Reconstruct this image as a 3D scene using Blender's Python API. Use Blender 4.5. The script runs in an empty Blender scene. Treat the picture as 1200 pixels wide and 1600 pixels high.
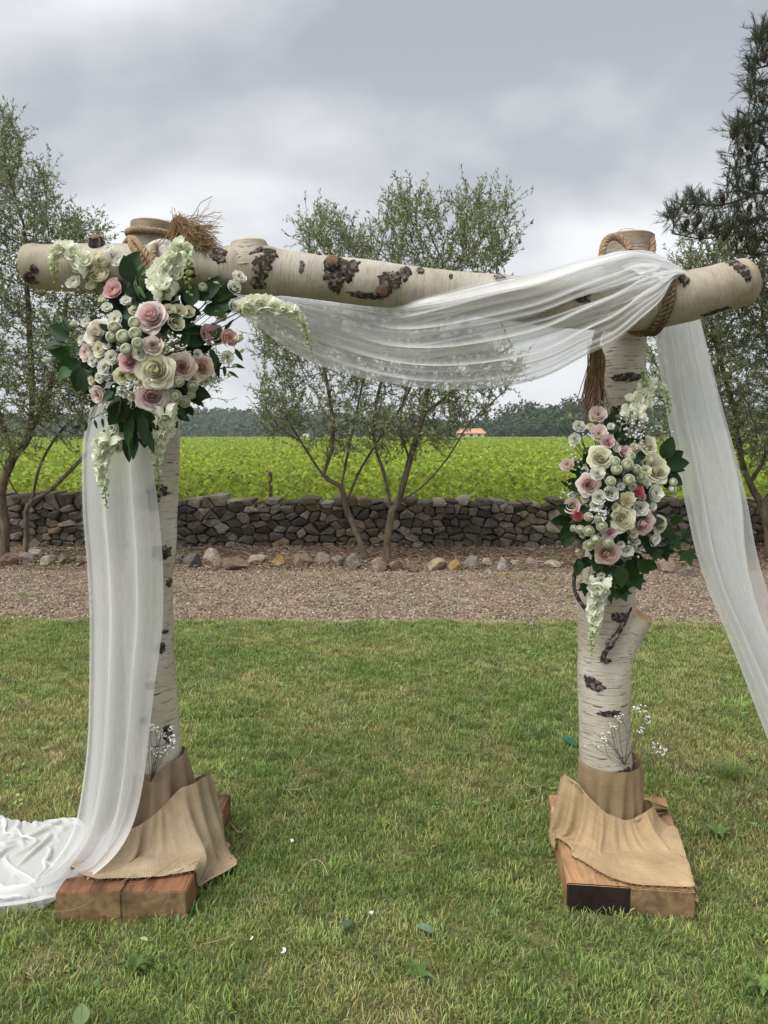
import bpy, math, random
import numpy as np
from mathutils import Vector, Matrix, noise

random.seed(7); rng = np.random.default_rng(7)
R = math.radians; PI = math.pi
S = bpy.context.scene
col = S.collection

# ------------------------------------------------------------------ camera
CAM_H = 1.55; PITCH = R(5.9); F = 1600 * 26 / 36.0
cd = bpy.data.cameras.new('camera'); cam = bpy.data.objects.new('camera', cd); col.objects.link(cam)
cam.location = (0, 0, CAM_H); cam.rotation_euler = (R(90) - PITCH, 0, 0)
cd.sensor_fit = 'VERTICAL'; cd.sensor_height = 36; cd.lens = 26
cd.clip_start = 0.05; cd.clip_end = 4000
S.camera = cam

# ------------------------------------------------------------------ sky, sun, exposure
SUN_EL, SUN_AZ = R(55), R(-128)          # azimuth measured from +Y towards +X
w = bpy.data.worlds.new('World'); S.world = w; w.use_nodes = True
nt = w.node_tree; nt.nodes.clear()
def N(t, **k):
    n = nt.nodes.new(t)
    for a, b in k.items(): setattr(n, a, b)
    return n
def LK(a, b): nt.links.new(a, b)
out = N('ShaderNodeOutputWorld')
sky = N('ShaderNodeTexSky', sky_type='NISHITA'); sky.sun_disc = False
sky.sun_elevation = SUN_EL; sky.sun_rotation = SUN_AZ; sky.air_density = 1.5; sky.dust_density = 3
bg1 = N('ShaderNodeBackground'); bg1.inputs[1].default_value = 0.06; LK(sky.outputs[0], bg1.inputs[0])
tc = N('ShaderNodeTexCoord'); sep = N('ShaderNodeSeparateXYZ'); LK(tc.outputs['Generated'], sep.inputs[0])
zz = N('ShaderNodeMath', operation='ABSOLUTE'); LK(sep.outputs[2], zz.inputs[0])
za = N('ShaderNodeMath', operation='ADD'); LK(zz.outputs[0], za.inputs[0]); za.inputs[1].default_value = 0.42
dx = N('ShaderNodeMath', operation='DIVIDE'); LK(sep.outputs[0], dx.inputs[0]); LK(za.outputs[0], dx.inputs[1])
dy = N('ShaderNodeMath', operation='DIVIDE'); LK(sep.outputs[1], dy.inputs[0]); LK(za.outputs[0], dy.inputs[1])
cmb = N('ShaderNodeCombineXYZ'); LK(dx.outputs[0], cmb.inputs[0]); LK(dy.outputs[0], cmb.inputs[1])
mp = N('ShaderNodeMapping'); mp.inputs['Location'].default_value = (3.3, 1.2, 0); mp.inputs['Scale'].default_value = (1.0, 1.25, 1)
mp.inputs['Rotation'].default_value = (0, 0, R(-18))
LK(cmb.outputs[0], mp.inputs[0])
n1 = N('ShaderNodeTexNoise'); n1.inputs['Scale'].default_value = 1.05; n1.inputs['Detail'].default_value = 4; n1.inputs['Roughness'].default_value = .5
n1.inputs['Distortion'].default_value = 0.4
LK(mp.outputs[0], n1.inputs['Vector'])
n2 = N('ShaderNodeTexNoise'); n2.inputs['Scale'].default_value = 2.6; n2.inputs['Detail'].default_value = 6; n2.inputs['Roughness'].default_value = .5
LK(mp.outputs[0], n2.inputs['Vector'])
mx = N('ShaderNodeMix', data_type='FLOAT'); mx.inputs[0].default_value = .26; LK(n1.outputs[0], mx.inputs[2]); LK(n2.outputs[0], mx.inputs[3])
cr = N('ShaderNodeValToRGB'); LK(mx.outputs[0], cr.inputs[0])
e = cr.color_ramp.elements
e[0].position = .42; e[0].color = (.165, .174, .192, 1)
e[1].position = .58; e[1].color = (.375, .379, .385, 1)
m_ = e.new(.49); m_.color = (.245, .252, .264, 1)
# overcast sky grows a little paler towards the horizon
hz = N('ShaderNodeMapRange'); LK(zz.outputs[0], hz.inputs[0]); hz.inputs[1].default_value = 0.0; hz.inputs[2].default_value = .45
hz.inputs[3].default_value = .55; hz.inputs[4].default_value = 0
mc = N('ShaderNodeMix', data_type='RGBA'); LK(hz.outputs[0], mc.inputs[0]); LK(cr.outputs[0], mc.inputs[6]); mc.inputs[7].default_value = (.30, .305, .314, 1)
bg2 = N('ShaderNodeBackground'); LK(mc.outputs[2], bg2.inputs[0]); bg2.inputs[1].default_value = 1.0
ms = N('ShaderNodeMixShader'); ms.inputs[0].default_value = .95; LK(bg1.outputs[0], ms.inputs[1]); LK(bg2.outputs[0], ms.inputs[2])
LK(ms.outputs[0], out.inputs[0])

sd = bpy.data.lights.new('sun', 'SUN'); sd.energy = 1.5; sd.angle = R(50); sd.color = (1, .975, .93)
so = bpy.data.objects.new('sun', sd); col.objects.link(so)
sdir = Vector((math.sin(SUN_AZ) * math.cos(SUN_EL), math.cos(SUN_AZ) * math.cos(SUN_EL), math.sin(SUN_EL)))
so.rotation_euler = sdir.to_track_quat('Z', 'Y').to_euler(); so.location = (0, 0, 20)
S.view_settings.view_transform = 'Standard'; S.view_settings.look = 'None'
S.view_settings.gamma = 1; S.view_settings.use_curve_mapping = False
S.view_settings.exposure = 1.5
S.render.engine = 'CYCLES'
S.cycles.transparent_max_bounces = 24; S.cycles.max_bounces = 8

# ------------------------------------------------------------------ geometry helpers
cp, sp = math.cos(PITCH), math.sin(PITCH)
def P(px, py, Y):
    """point of the place at depth plane Y that is seen at photo pixel px, py"""
    a = (px - 600) / F; b = (800 - py) / F
    t = Y / (cp + b * sp)
    return Vector((t * a, Y, CAM_H + t * (-sp + b * cp)))
def G(px, py, z=0.0):
    a = (px - 600) / F; b = (800 - py) / F
    t = (z - CAM_H) / (-sp + b * cp)
    return Vector((t * a, t * (cp + b * sp), z))
def depth(p): return p[1] * cp - (p[2] - CAM_H) * sp
def proj(p):
    d = depth(p); u = p[1] * sp + (p[2] - CAM_H) * cp
    return 600 + F * p[0] / d, 800 - F * u / d
def M(px, p): return px * depth(p) / F       # pixels to metres at point p

WM = {}
def wm(o): return WM.get(o.name, Matrix.Identity(4))
def put(o, m, parent=None):
    o.rotation_mode = 'QUATERNION'
    if parent is not None:
        o.parent = parent; o.matrix_basis = wm(parent).inverted() @ m
    else: o.matrix_basis = m
    WM[o.name] = m
    return o
def tag(o, label=None, cat=None, group=None, kind=None):
    if label: o['label'] = label
    if cat: o['category'] = cat
    if group: o['group'] = group
    if kind: o['kind'] = kind
    return o
def empty(name, loc, label=None, cat=None, group=None):
    o = bpy.data.objects.new(name, None); col.objects.link(o); o.empty_display_size = .05
    put(o, Matrix.Translation(loc)); return tag(o, label, cat, group)
def mesh(name, verts, faces, mats, uv=None, colr=None, smooth=True, mi=None):
    me = bpy.data.meshes.new(name)
    verts = np.asarray(verts, dtype=np.float64)
    if isinstance(faces, np.ndarray):
        nf, k = faces.shape
        me.vertices.add(len(verts)); me.vertices.foreach_set('co', verts.ravel())
        me.loops.add(nf * k); me.loops.foreach_set('vertex_index', faces.ravel().astype(np.int32))
        me.polygons.add(nf); me.polygons.foreach_set('loop_start', np.arange(0, nf * k, k, dtype=np.int32))
        me.update(calc_edges=True); me.validate()
    else:
        me.from_pydata([tuple(v) for v in verts], [], faces); me.update()
    if not isinstance(mats, (list, tuple)): mats = [mats]
    for m in mats: me.materials.append(m)
    if mi is not None: me.polygons.foreach_set('material_index', np.asarray(mi, dtype=np.int32))
    if smooth: me.polygons.foreach_set('use_smooth', [True] * len(me.polygons))
    if uv is not None:
        l = me.uv_layers.new(name='UVMap'); idx = np.empty(len(me.loops), dtype=np.int32)
        me.loops.foreach_get('vertex_index', idx)
        l.data.foreach_set('uv', np.asarray(uv, dtype=np.float32)[idx].ravel())
    if colr is not None:
        a = me.color_attributes.new('pig', 'FLOAT_COLOR', 'POINT')
        c = np.ones((len(verts), 4), dtype=np.float32); c[:, :3] = np.asarray(colr); a.data.foreach_set('color', c.ravel())
    return me
def ob(name, me, parent=None, m=None, **k):
    """link mesh me (its verts in world space if m is None) as an object; origin moved to the parent's"""
    o = bpy.data.objects.new(name, me); col.objects.link(o)
    if m is None:
        c = wm(parent).translation if parent is not None else None
        if c is None:
            n = len(me.vertices); co = np.empty(n * 3, dtype=np.float32); me.vertices.foreach_get('co', co); co = co.reshape(-1, 3)
            c = Vector(((co[:, 0].min() + co[:, 0].max()) / 2, (co[:, 1].min() + co[:, 1].max()) / 2, co[:, 2].min()))
        me.transform(Matrix.Translation(-c)); m = Matrix.Translation(c)
    put(o, m, parent); tag(o, **k); return o
class MB:
    def __init__(s): s.v = []; s.f = []; s.c = []; s.uv = []; s.mi = []; s.n = 0
    def add(s, v, f, c=None, uv=None, mi=0):
        v = np.asarray(v, dtype=float).reshape(-1, 3)
        s.v.append(v); s.f += [tuple(i + s.n for i in q) for q in f]
        s.c.append(np.tile(c, (len(v), 1)) if c is not None and np.ndim(c) == 1 else (np.asarray(c) if c is not None else np.ones((len(v), 3))))
        s.uv.append(np.asarray(uv) if uv is not None else v[:, :2]); s.mi += [mi] * len(f); s.n += len(v)
    def mesh(s, name, mats, smooth=True):
        return mesh(name, np.concatenate(s.v), s.f, mats, np.concatenate(s.uv), np.concatenate(s.c), smooth, s.mi)
def catmull(pts, n):
    pts = [np.asarray(p, dtype=float) for p in pts]; q = [2 * pts[0] - pts[1]] + pts + [2 * pts[-1] - pts[-2]]
    o = []
    for i in range(1, len(q) - 2):
        a, b, c, d = q[i - 1:i + 3]
        for k in range(n):
            t = k / n
            o.append(.5 * (2 * b + (c - a) * t + (2 * a - 5 * b + 4 * c - d) * t * t + (3 * b - a - 3 * c + d) * t ** 3))
    o.append(pts[-1]); return np.array(o)
def nz(p, s=1.0, o=0.0): return noise.noise(Vector((p[0] * s + o, p[1] * s, p[2] * s)))
def grid_faces(nr, nc, wrap=False):
    f = []
    for i in range(nr - 1):
        for j in range(nc if wrap else nc - 1):
            j2 = (j + 1) % nc
            f.append((i * nc + j, i * nc + j2, (i + 1) * nc + j2, (i + 1) * nc + j))
    return f
def frames(path):
    T = np.gradient(path, axis=0); T /= np.linalg.norm(T, axis=1)[:, None] + 1e-9
    Fv = []; Sv = []
    ref = np.array([0, -1.0, 0.0])
    if np.mean(np.abs(T[:, 1])) > .8: ref = np.array([0, 0, 1.0])
    for t in T:
        f = ref - t * np.dot(ref, t); f /= np.linalg.norm(f) + 1e-9
        Fv.append(f); Sv.append(np.cross(t, f))
    return T, np.array(Fv), np.array(Sv)
def tube(path, rad, ns=8, amp=0, fs=6, caps=True, off=0):
    path = np.asarray(path, dtype=float); rad = np.broadcast_to(np.asarray(rad, dtype=float), (len(path),))
    T, Fv, Sv = frames(path)
    L = np.concatenate([[0], np.cumsum(np.linalg.norm(np.diff(path, axis=0), axis=1))])
    v = []; uv = []
    for i in range(len(path)):
        for j in range(ns):
            a = 2 * PI * j / ns; d = Fv[i] * math.cos(a) + Sv[i] * math.sin(a)
            r = rad[i]
            if amp:
                q = path[i] + d * r
                r *= 1 + amp * nz(q, fs, off) + amp * .5 * nz(q, fs * 3, off + 9)
            v.append(path[i] + d * r); uv.append((min(a, 2 * PI - a) * .09, L[i]))
    f = grid_faces(len(path), ns, True)
    return v, f, uv
def smoothstep(a, b, x):
    t = np.clip((x - a) / (b - a), 0, 1); return t * t * (3 - 2 * t)
def basis(zdir, roll=0.0, scale=1.0):
    z = Vector(zdir).normalized(); x = Vector((0, 0, 1)).cross(z)
    if x.length < 1e-4: x = Vector((1, 0, 0))
    x.normalize(); y = z.cross(x)
    m = Matrix((x, y, z)).transposed() @ Matrix.Rotation(roll, 3, 'Z')
    return (m * scale).to_4x4() if not isinstance(scale, (tuple, list)) else (m @ Matrix.Diagonal(scale)).to_4x4()
def TR(p, m4): return Matrix.Translation(p) @ m4

# ------------------------------------------------------------------ materials
def newmat(name):
    m = bpy.data.materials.new(name); m.use_nodes = True; m.node_tree.nodes.clear(); return m
class NT:
    def __init__(s, m): s.t = m.node_tree
    def n(s, t, ins=None, **k):
        x = s.t.nodes.new(t)
        for a, b in k.items(): setattr(x, a, b)
        if ins:
            for a, b in ins.items():
                if hasattr(b, 'is_linked') or hasattr(b, 'links'): s.t.links.new(b, x.inputs[a])
                else: x.inputs[a].default_value = b
        return x
    def noise(s, vec, scale, detail=4, rough=.55, dist=0):
        i = {'Scale': scale, 'Detail': detail, 'Roughness': rough, 'Distortion': dist}
        if vec is not None: i['Vector'] = vec
        return s.n('ShaderNodeTexNoise', i).outputs[0]
    def ramp(s, fac, stops):
        x = s.n('ShaderNodeValToRGB', {0: fac}); el = x.color_ramp.elements
        while len(el) < len(stops): el.new(.5)
        for k, (p, c) in enumerate(stops): el[k].position = p; el[k].color = (c[0], c[1], c[2], 1) if not isinstance(c, (int, float)) else (c, c, c, 1)
        return x.outputs[0]
    def mix(s, f, a, b, mode='MIX'):
        x = s.n('ShaderNodeMix', data_type='RGBA', blend_type=mode)
        for i, q in ((0, f), (6, a), (7, b)):
            if hasattr(q, 'links'): s.t.links.new(q, x.inputs[i])
            else: x.inputs[i].default_value = q if i == 0 else (q[0], q[1], q[2], 1)
        return x.outputs[2]
    def math(s, op, a, b=0.0):
        return s.n('ShaderNodeMath', {0: a, 1: b}, operation=op).outputs[0]
    def vmap(s, vec, scale=(1, 1, 1), loc=(0, 0, 0)):
        return s.n('ShaderNodeMapping', {'Vector': vec, 'Scale': scale, 'Location': loc}).outputs[0]
    def bsdf(s, color, rough=.8, bump=None, bs=.3, bd=.01, spec=.3, trans=0.0):
        b = s.n('ShaderNodeBsdfPrincipled', {'Base Color': color if hasattr(color, 'links') else (color[0], color[1], color[2], 1), 'Roughness': rough, 'Specular IOR Level': spec})
        if bump is not None:
            bp = s.n('ShaderNodeBump', {'Height': bump, 'Strength': bs, 'Distance': bd}); s.t.links.new(bp.outputs[0], b.inputs['Normal'])
        o = b.outputs[0]
        if trans:
            tl = s.n('ShaderNodeBsdfTranslucent', {'Color': color if hasattr(color, 'links') else (color[0], color[1], color[2], 1)})
            o = s.n('ShaderNodeMixShader', {0: trans, 1: o, 2: tl.outputs[0]}).outputs[0]
        s.out(o); return b
    def out(s, o): s.t.links.new(o, s.n('ShaderNodeOutputMaterial').inputs[0])
def pos(t): return t.n('ShaderNodeNewGeometry').outputs['Position']
def objc(t): return t.n('ShaderNodeTexCoord').outputs['Object']
def attr(t): return t.n('ShaderNodeAttribute', attribute_name='pig').outputs['Color']

def mat_birch(name='birch_bark', k=1.0, st=1.0, sm=.4, ends=False):
    m = newmat(name); t = NT(m)
    uv = t.n('ShaderNodeUVMap').outputs[0]; o = objc(t)
    big = t.noise(o, 5, 4)
    base = t.ramp(big, [(.3, (.38 * k, .335 * k, .265 * k)), (.5, (.52 * k, .49 * k, .42 * k)), (.7, (.64 * k, .62 * k, .56 * k))])
    band = t.noise(t.vmap(uv, (3, 26, 1)), 3, 4, .6)
    base = t.mix(t.ramp(band, [(.42, 0), (.62, .4)]), base, (.50, .40, .28))
    len1 = t.noise(t.vmap(uv, (16, 150, 1)), 1.0, 3, .55)
    base = t.mix(t.ramp(len1, [(.57, 0), (.65, .8 * st)]), base, (.17, .135, .10))
    len2 = t.noise(t.vmap(uv, (9, 70, 1), (4, 2, 0)), 1.0, 2, .5)
    base = t.mix(t.ramp(len2, [(.65, 0), (.70, .9 * st)]), base, (.06, .05, .045))
    zs = t.n('ShaderNodeSeparateXYZ', {0: pos(t)}).outputs[2]
    base = t.mix(t.n('ShaderNodeMapRange', {0: zs, 1: 2.13, 2: 2.19, 3: 0.0, 4: .8}).outputs[0], base, t.ramp(t.noise(o, 26, 5, .65), [(.3, (.13, .095, .065)), (.7, (.30, .24, .18))]))
    if ends:
        xs = t.math('ABSOLUTE', t.n('ShaderNodeSeparateXYZ', {0: pos(t)}).outputs[0]); xn = t.math('ADD', xs, t.math('MULTIPLY', t.noise(o, 5, 4), .3))
        base = t.mix(t.n('ShaderNodeMapRange', {0: xn, 1: 1.12, 2: 1.38, 3: 0.0, 4: .75}).outputs[0], base, t.ramp(t.noise(o, 18, 5, .65), [(.3, (.15, .11, .065)), (.55, (.32, .26, .165)), (.7, (.42, .36, .25))]))
    moss = t.noise(o, 7, 6, .7); base = t.mix(t.ramp(moss, [(.5, 0), (.74, sm)]), base, (.25, .21, .13))
    h = t.mix(.5, t.ramp(len1, [(.3, 1), (.66, 0)]), band)
    t.bsdf(base, .72, h, .55, .004, .25); return m
def mat_scar():
    m = newmat('black_bark'); t = NT(m); o = objc(t)
    n_ = t.noise(o, 70, 6, .7); g = t.noise(o, 22, 4)
    c = t.ramp(n_, [(.35, (.016, .013, .011)), (.50, (.055, .045, .038)), (.60, (.20, .18, .15)), (.7, (.36, .33, .28))])
    c = t.mix(t.ramp(g, [(.55, 0), (.75, .55)]), c, (.10, .055, .03))
    t.bsdf(c, .9, n_, .9, .01, .2); return m
def mat_cutwood(name='cut_wood', a=(.42, .25, .11), b=(.22, .11, .045), ring=60):
    m = newmat(name); t = NT(m); o = objc(t)
    wv = t.n('ShaderNodeTexWave', {'Vector': o, 'Scale': ring, 'Distortion': 6, 'Detail': 3}, wave_type='RINGS').outputs[0]
    n_ = t.noise(o, 30, 5)
    c = t.mix(t.math('MULTIPLY', wv, .35), t.ramp(n_, [(.3, b), (.65, a)]), b)
    t.bsdf(c, .8, n_, .4, .004); return m
def mat_beam_wood(name, a, b, dark=.0, axis=(26, 1.6, 26)):
    m = newmat(name); t = NT(m); o = objc(t)
    v = t.vmap(o, axis)
    g = t.noise(v, 1.6, 5, .6, 1.2); g2 = t.noise(t.vmap(o, tuple(q * 4 for q in axis)), 2.2, 3)
    big = t.noise(o, 5, 3)
    c = t.ramp(g, [(.3, b), (.52, a), (.7, tuple(min(1, q * 1.25) for q in a))])
    c = t.mix(t.math('MULTIPLY', t.ramp(g2, [(.5, 0), (.7, 1)]), .4), c, b)
    c = t.mix(t.math('MULTIPLY', t.ramp(big, [(.5, 0), (.62, 1)]), dark), c, tuple(q * .35 for q in b))
    t.bsdf(c, .62, g, .35, .004, .35); return m
def mat_burlap():
    m = newmat('burlap'); t = NT(m); uv = t.n('ShaderNodeUVMap').outputs[0]; o = objc(t)
    a = t.n('ShaderNodeTexWave', {'Vector': uv, 'Scale': 95.0, 'Distortion': .6, 'Detail': 2}, bands_direction='X').outputs[0]
    b = t.n('ShaderNodeTexWave', {'Vector': uv, 'Scale': 95.0, 'Distortion': .6, 'Detail': 2}, bands_direction='Y').outputs[0]
    h = t.math('MULTIPLY', a, b)
    sl = t.noise(t.vmap(uv, (4, 160, 1)), 1, 4, .7); sl2 = t.noise(t.vmap(uv, (160, 4, 1)), 1, 4, .7)
    n_ = t.noise(o, 7, 4)
    c = t.mix(attr(t), (1, 1, 1), (1, 1, 1)); pg = attr(t)
    c = t.mix(1.0, pg, t.ramp(n_, [(.3, (.72, .68, .62)), (.7, (1.08, 1.05, 1.0))]), 'MULTIPLY')
    th = t.math('ADD', t.math('MULTIPLY', sl, .5), t.math('MULTIPLY', sl2, .5))
    c = t.mix(1.0, c, t.ramp(th, [(.36, (.82, .80, .76)), (.5, (1, 1, 1)), (.64, (1.12, 1.11, 1.08))]), 'MULTIPLY')
    c = t.mix(t.math('MULTIPLY', t.ramp(h, [(.0, 1), (.25, 0)]), .35), c, (.13, .09, .05))
    t.bsdf(c, .95, t.math('ADD', h, t.math('MULTIPLY', th, 1.6)), .6, .003, .1, .12); return m
def mat_tulle(name='tulle', a=.5):
    m = newmat(name); t = NT(m)
    ge = t.n('ShaderNodeNewGeometry')
    d = t.n('ShaderNodeVectorMath', {0: ge.outputs['Normal'], 1: ge.outputs['Incoming']}, operation='DOT_PRODUCT').outputs['Value']
    cosv = t.math('MAXIMUM', t.math('ABSOLUTE', d), .28)
    tr = t.math('POWER', 1 - a, t.math('DIVIDE', 1.0, cosv))
    uv = t.n('ShaderNodeUVMap').outputs[0]
    wv = t.noise(t.vmap(uv, (6, 1.3, 1)), 9, 5, .6)
    tr = t.math('MULTIPLY', tr, t.n('ShaderNodeMapRange', {0: wv, 1: .3, 2: .7, 3: .82, 4: 1.15}).outputs[0])
    df = t.n('ShaderNodeBsdfDiffuse', {'Color': (.86, .865, .87, 1)}); tl = t.n('ShaderNodeBsdfTranslucent', {'Color': (.86, .865, .87, 1)})
    cl = t.n('ShaderNodeMixShader', {0: .5, 1: df.outputs[0], 2: tl.outputs[0]})
    gl = t.n('ShaderNodeBsdfGlossy', {'Color': (1, 1, 1, 1), 'Roughness': .45})
    cl2 = t.n('ShaderNodeMixShader', {0: .06, 1: cl.outputs[0], 2: gl.outputs[0]})
    tp = t.n('ShaderNodeBsdfTransparent')
    t.out(t.n('ShaderNodeMixShader', {0: tr, 1: cl2.outputs[0], 2: tp.outputs[0]}).outputs[0]); return m
def mat_pig(name, rough=.6, trans=.25, var=.12, sc=40, spec=.25, bump=0.0):
    m = newmat(name); t = NT(m); n_ = t.noise(objc(t), sc, 3)
    c = t.mix(1.0, attr(t), t.ramp(n_, [(.3, 1 - var), (.7, 1 + var)]), 'MULTIPLY')
    t.bsdf(c, rough, n_ if bump else None, bump, .003, spec, trans); return m
def mat_leaf(name, top, under, rough=.45, trans=.25, var=.35, useattr=False):
    m = newmat(name); t = NT(m); ge = t.n('ShaderNodeNewGeometry')
    n_ = t.noise(ge.outputs['Position'], 2.2, 3)
    a = t.mix(1.0, top, t.ramp(n_, [(.3, 1 - var), (.7, 1 + var)]), 'MULTIPLY')
    c = t.mix(ge.outputs['Backfacing'], a, under)
    if useattr: c = t.mix(1.0, c, attr(t), 'MULTIPLY')
    t.bsdf(c, rough, None, spec=.18, trans=trans); return m
def mat_bark(name, a, b, sc=18):
    m = newmat(name); t = NT(m); o = pos(t)
    n_ = t.noise(t.vmap(o, (1, 1, .3)), sc, 5, .65); l = t.noise(o, 3.2, 3)
    c = t.ramp(n_, [(.35, b), (.65, a)])
    c = t.mix(t.ramp(l, [(.56, 0), (.72, .5)]), c, (.13, .12, .035))
    t.bsdf(c, .9, n_, .8, .02, .15); return m
def mat_stone():
    m = newmat('stone'); t = NT(m); o = pos(t)
    n_ = t.noise(o, 9, 6, .65); f = t.noise(o, 46, 5, .7); l = t.noise(o, 20, 4, .6); r = t.n('ShaderNodeObjectInfo').outputs['Random']
    c = t.mix(1.0, attr(t), t.ramp(n_, [(.3, .55), (.7, 1.3)]), 'MULTIPLY')
    c = t.mix(1.0, c, t.ramp(f, [(.3, .6), (.7, 1.3)]), 'MULTIPLY')
    c = t.mix(t.ramp(l, [(.64, 0), (.72, .55)]), c, (.30, .30, .27))
    c = t.mix(t.ramp(t.noise(o, 2.1, 3), [(.6, 0), (.72, .5)]), c, (.06, .065, .04))
    t.bsdf(c, .95, t.math('ADD', n_, f), .9, .02, .15); return m
def mat_ground(name, stops, sc=3.0, fine=60, bs=.6, extra=None):
    m = newmat(name); t = NT(m); o = pos(t)
    a = t.noise(o, sc, 5, .6); f = t.noise(o, fine, 5, .7)
    c = t.ramp(a, stops); c = t.mix(1.0, c, t.ramp(f, [(.3, .55), (.7, 1.4)]), 'MULTIPLY')
    if extra: c = t.mix(t.ramp(t.noise(o, extra[0], 3), [(extra[1], 0), (extra[1] + .12, extra[2])]), c, extra[3])
    t.bsdf(c, .97, f, bs, .01, .1); return m
def mat_grass():
    m = newmat('grass_blade'); t = NT(m); o = pos(t)
    a = t.noise(o, .9, 5, .65); b = t.noise(o, 4.2, 4, .6); r = t.n('ShaderNodeObjectInfo').outputs['Random']
    c = t.ramp(a, [(.36, (.18, .30, .068)), (.5, (.285, .385, .105)), (.64, (.43, .445, .17))])
    c = t.mix(t.ramp(b, [(.55, 0), (.72, .6)]), c, (.52, .44, .24))
    c = t.mix(1.0, c, t.ramp(r, [(0, .65), (1, 1.35)]), 'MULTIPLY')
    c = t.mix(1.0, c, attr(t), 'MULTIPLY')
    t.bsdf(c, .5, None, spec=.3, trans=.3); return m
MAT = dict(
    birch=mat_birch('birch_bark', .93), birchbeam=mat_birch('weathered_birch_bark', .70, .4, .85, True), scar=mat_scar(), cut=mat_cutwood('log_end', (.50, .33, .17), (.30, .17, .08), 45),
    knotcut=mat_cutwood('knot_heart', (.24, .135, .07), (.09, .05, .03), 60),
    post_end=mat_cutwood('grey_log_end', (.42, .33, .22), (.26, .18, .11), 40),
    blockL=mat_beam_wood('oiled_timber', (.22, .105, .05), (.075, .032, .018), .7),
    blockR=mat_beam_wood('timber', (.40, .235, .115), (.235, .12, .055), .3),
    grain=mat_beam_wood('timber_end_grain', (.24, .155, .08), (.12, .075, .04), .6, (14, 14, 14)),
    darkend=mat_beam_wood('stained_end_grain', (.022, .012, .010), (.010, .006, .006), .3, (14, 14, 14)),
    burlap=mat_burlap(), tulle=mat_tulle('tulle', .44), tulle2=mat_tulle('tulle_doubled', .53), tulle3=mat_tulle('tulle_gathered', .72),
    petal=mat_pig('petal', .6, .3, .06, 60, .12), plant=mat_pig('stem', .75, .2, .25, 50, .1),
    rope=mat_pig('jute_rope', .95, .0, .3, 120, .1, .5),
    leafd=mat_leaf('glossy_leaf', (.018, .040, .012), (.04, .07, .03), .42, .15, .35, True),
    olive=mat_leaf('olive_leaf', (.165, .205, .070), (.27, .31, .18), .5, .28, .25, True),
    pine=mat_leaf('pine_needle', (.040, .056, .024), (.040, .056, .024), .6, .08, .3, True),
    vine=mat_leaf('vine_leaf', (.29, .39, .045), (.37, .45, .075), .6, .42, .16, True),
    wood=mat_leaf('wood_foliage', (.034, .066, .017), (.034, .066, .017), .95, .0, .3, True),
    obark=mat_bark('olive_bark', (.17, .135, .095), (.055, .043, .032)),
    pbark=mat_bark('pine_bark', (.10, .075, .055), (.035, .026, .02)),
    cone=mat_bark('pine_cone', (.075, .05, .035), (.03, .02, .014), 40),
    stone=mat_stone(), grass=mat_grass(), chip=mat_pig('gravel_chip', .9, 0, .3, 90, .15),
    dark=mat_ground('wall_core', [(.3, (.03, .026, .02)), (.7, (.06, .05, .04))]),
    lawn=mat_ground('lawn_soil', [(.3, (.085, .09, .035)), (.7, (.17, .15, .07))], 4, 50),
    soil=mat_ground('open_ground', [(.3, (.07, .085, .03)), (.7, (.13, .12, .055))], .4, 9),
    gravel=mat_ground('gravel', [(.3, (.19, .15, .10)), (.5, (.27, .215, .155)), (.7, (.33, .275, .205))], 1.5, 42, .9, (1.8, .55, .6, (.15, .095, .06))),
    verge=mat_ground('verge_soil', [(.3, (.11, .072, .045)), (.55, (.17, .115, .075)), (.7, (.24, .18, .12))], 2.2, 38, .9, (1.6, .6, .6, (.10, .12, .045))),
    field=mat_ground('vineyard_soil', [(.3, (.07, .10, .02)), (.7, (.12, .15, .04))], 1, 8),
)

# ------------------------------------------------------------------ the setting: ground sheets
def sheet(name, x0, x1, fy0, fy1, nx, z, mt, amp=0.0):
    v = []; ny = 8
    for j in range(ny + 1):
        for i in range(nx + 1):
            x = x0 + (x1 - x0) * i / nx; a, b = fy0(x), fy1(x); y = a + (b - a) * j / ny
            edge = min(1, min(j, ny - j) / 2)
            v.append((x, y, z + amp * edge * (noise.noise(Vector((x * .9, y * .9, 3))) + .4)))
    return ob(name, mesh(name, v, grid_faces(ny + 1, nx + 1), mt), kind='structure')
def lawn_edge(x): return 6.02 - .03 * x + .10 * noise.noise(Vector((x * 1.3, 5, 0))) + .05 * noise.noise(Vector((x * 5, 1, 0)))
def path_edge(x): return 8.45 + .12 * noise.noise(Vector((x * .8, 9, 0)))
sheet('ground', -1500, 1500, lambda x: -300, lambda x: 2600, 20, -.012, MAT['soil'])
sheet('lawn_soil', -9, 9, lambda x: -3, lawn_edge, 120, 0.0, MAT['lawn'], .0)
sheet('gravel_path', -14, 14, lambda x: lawn_edge(x) - .12 if abs(x) < 9 else 6, path_edge, 160, -.004, MAT['gravel'])
sheet('verge', -14, 14, path_edge, lambda x: 10.9, 60, -.002, MAT['verge'], .035)
sheet('vineyard_ground', -160, 160, lambda x: 10.95, lambda x: 200, 30, 0.0, MAT['field'])

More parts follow.
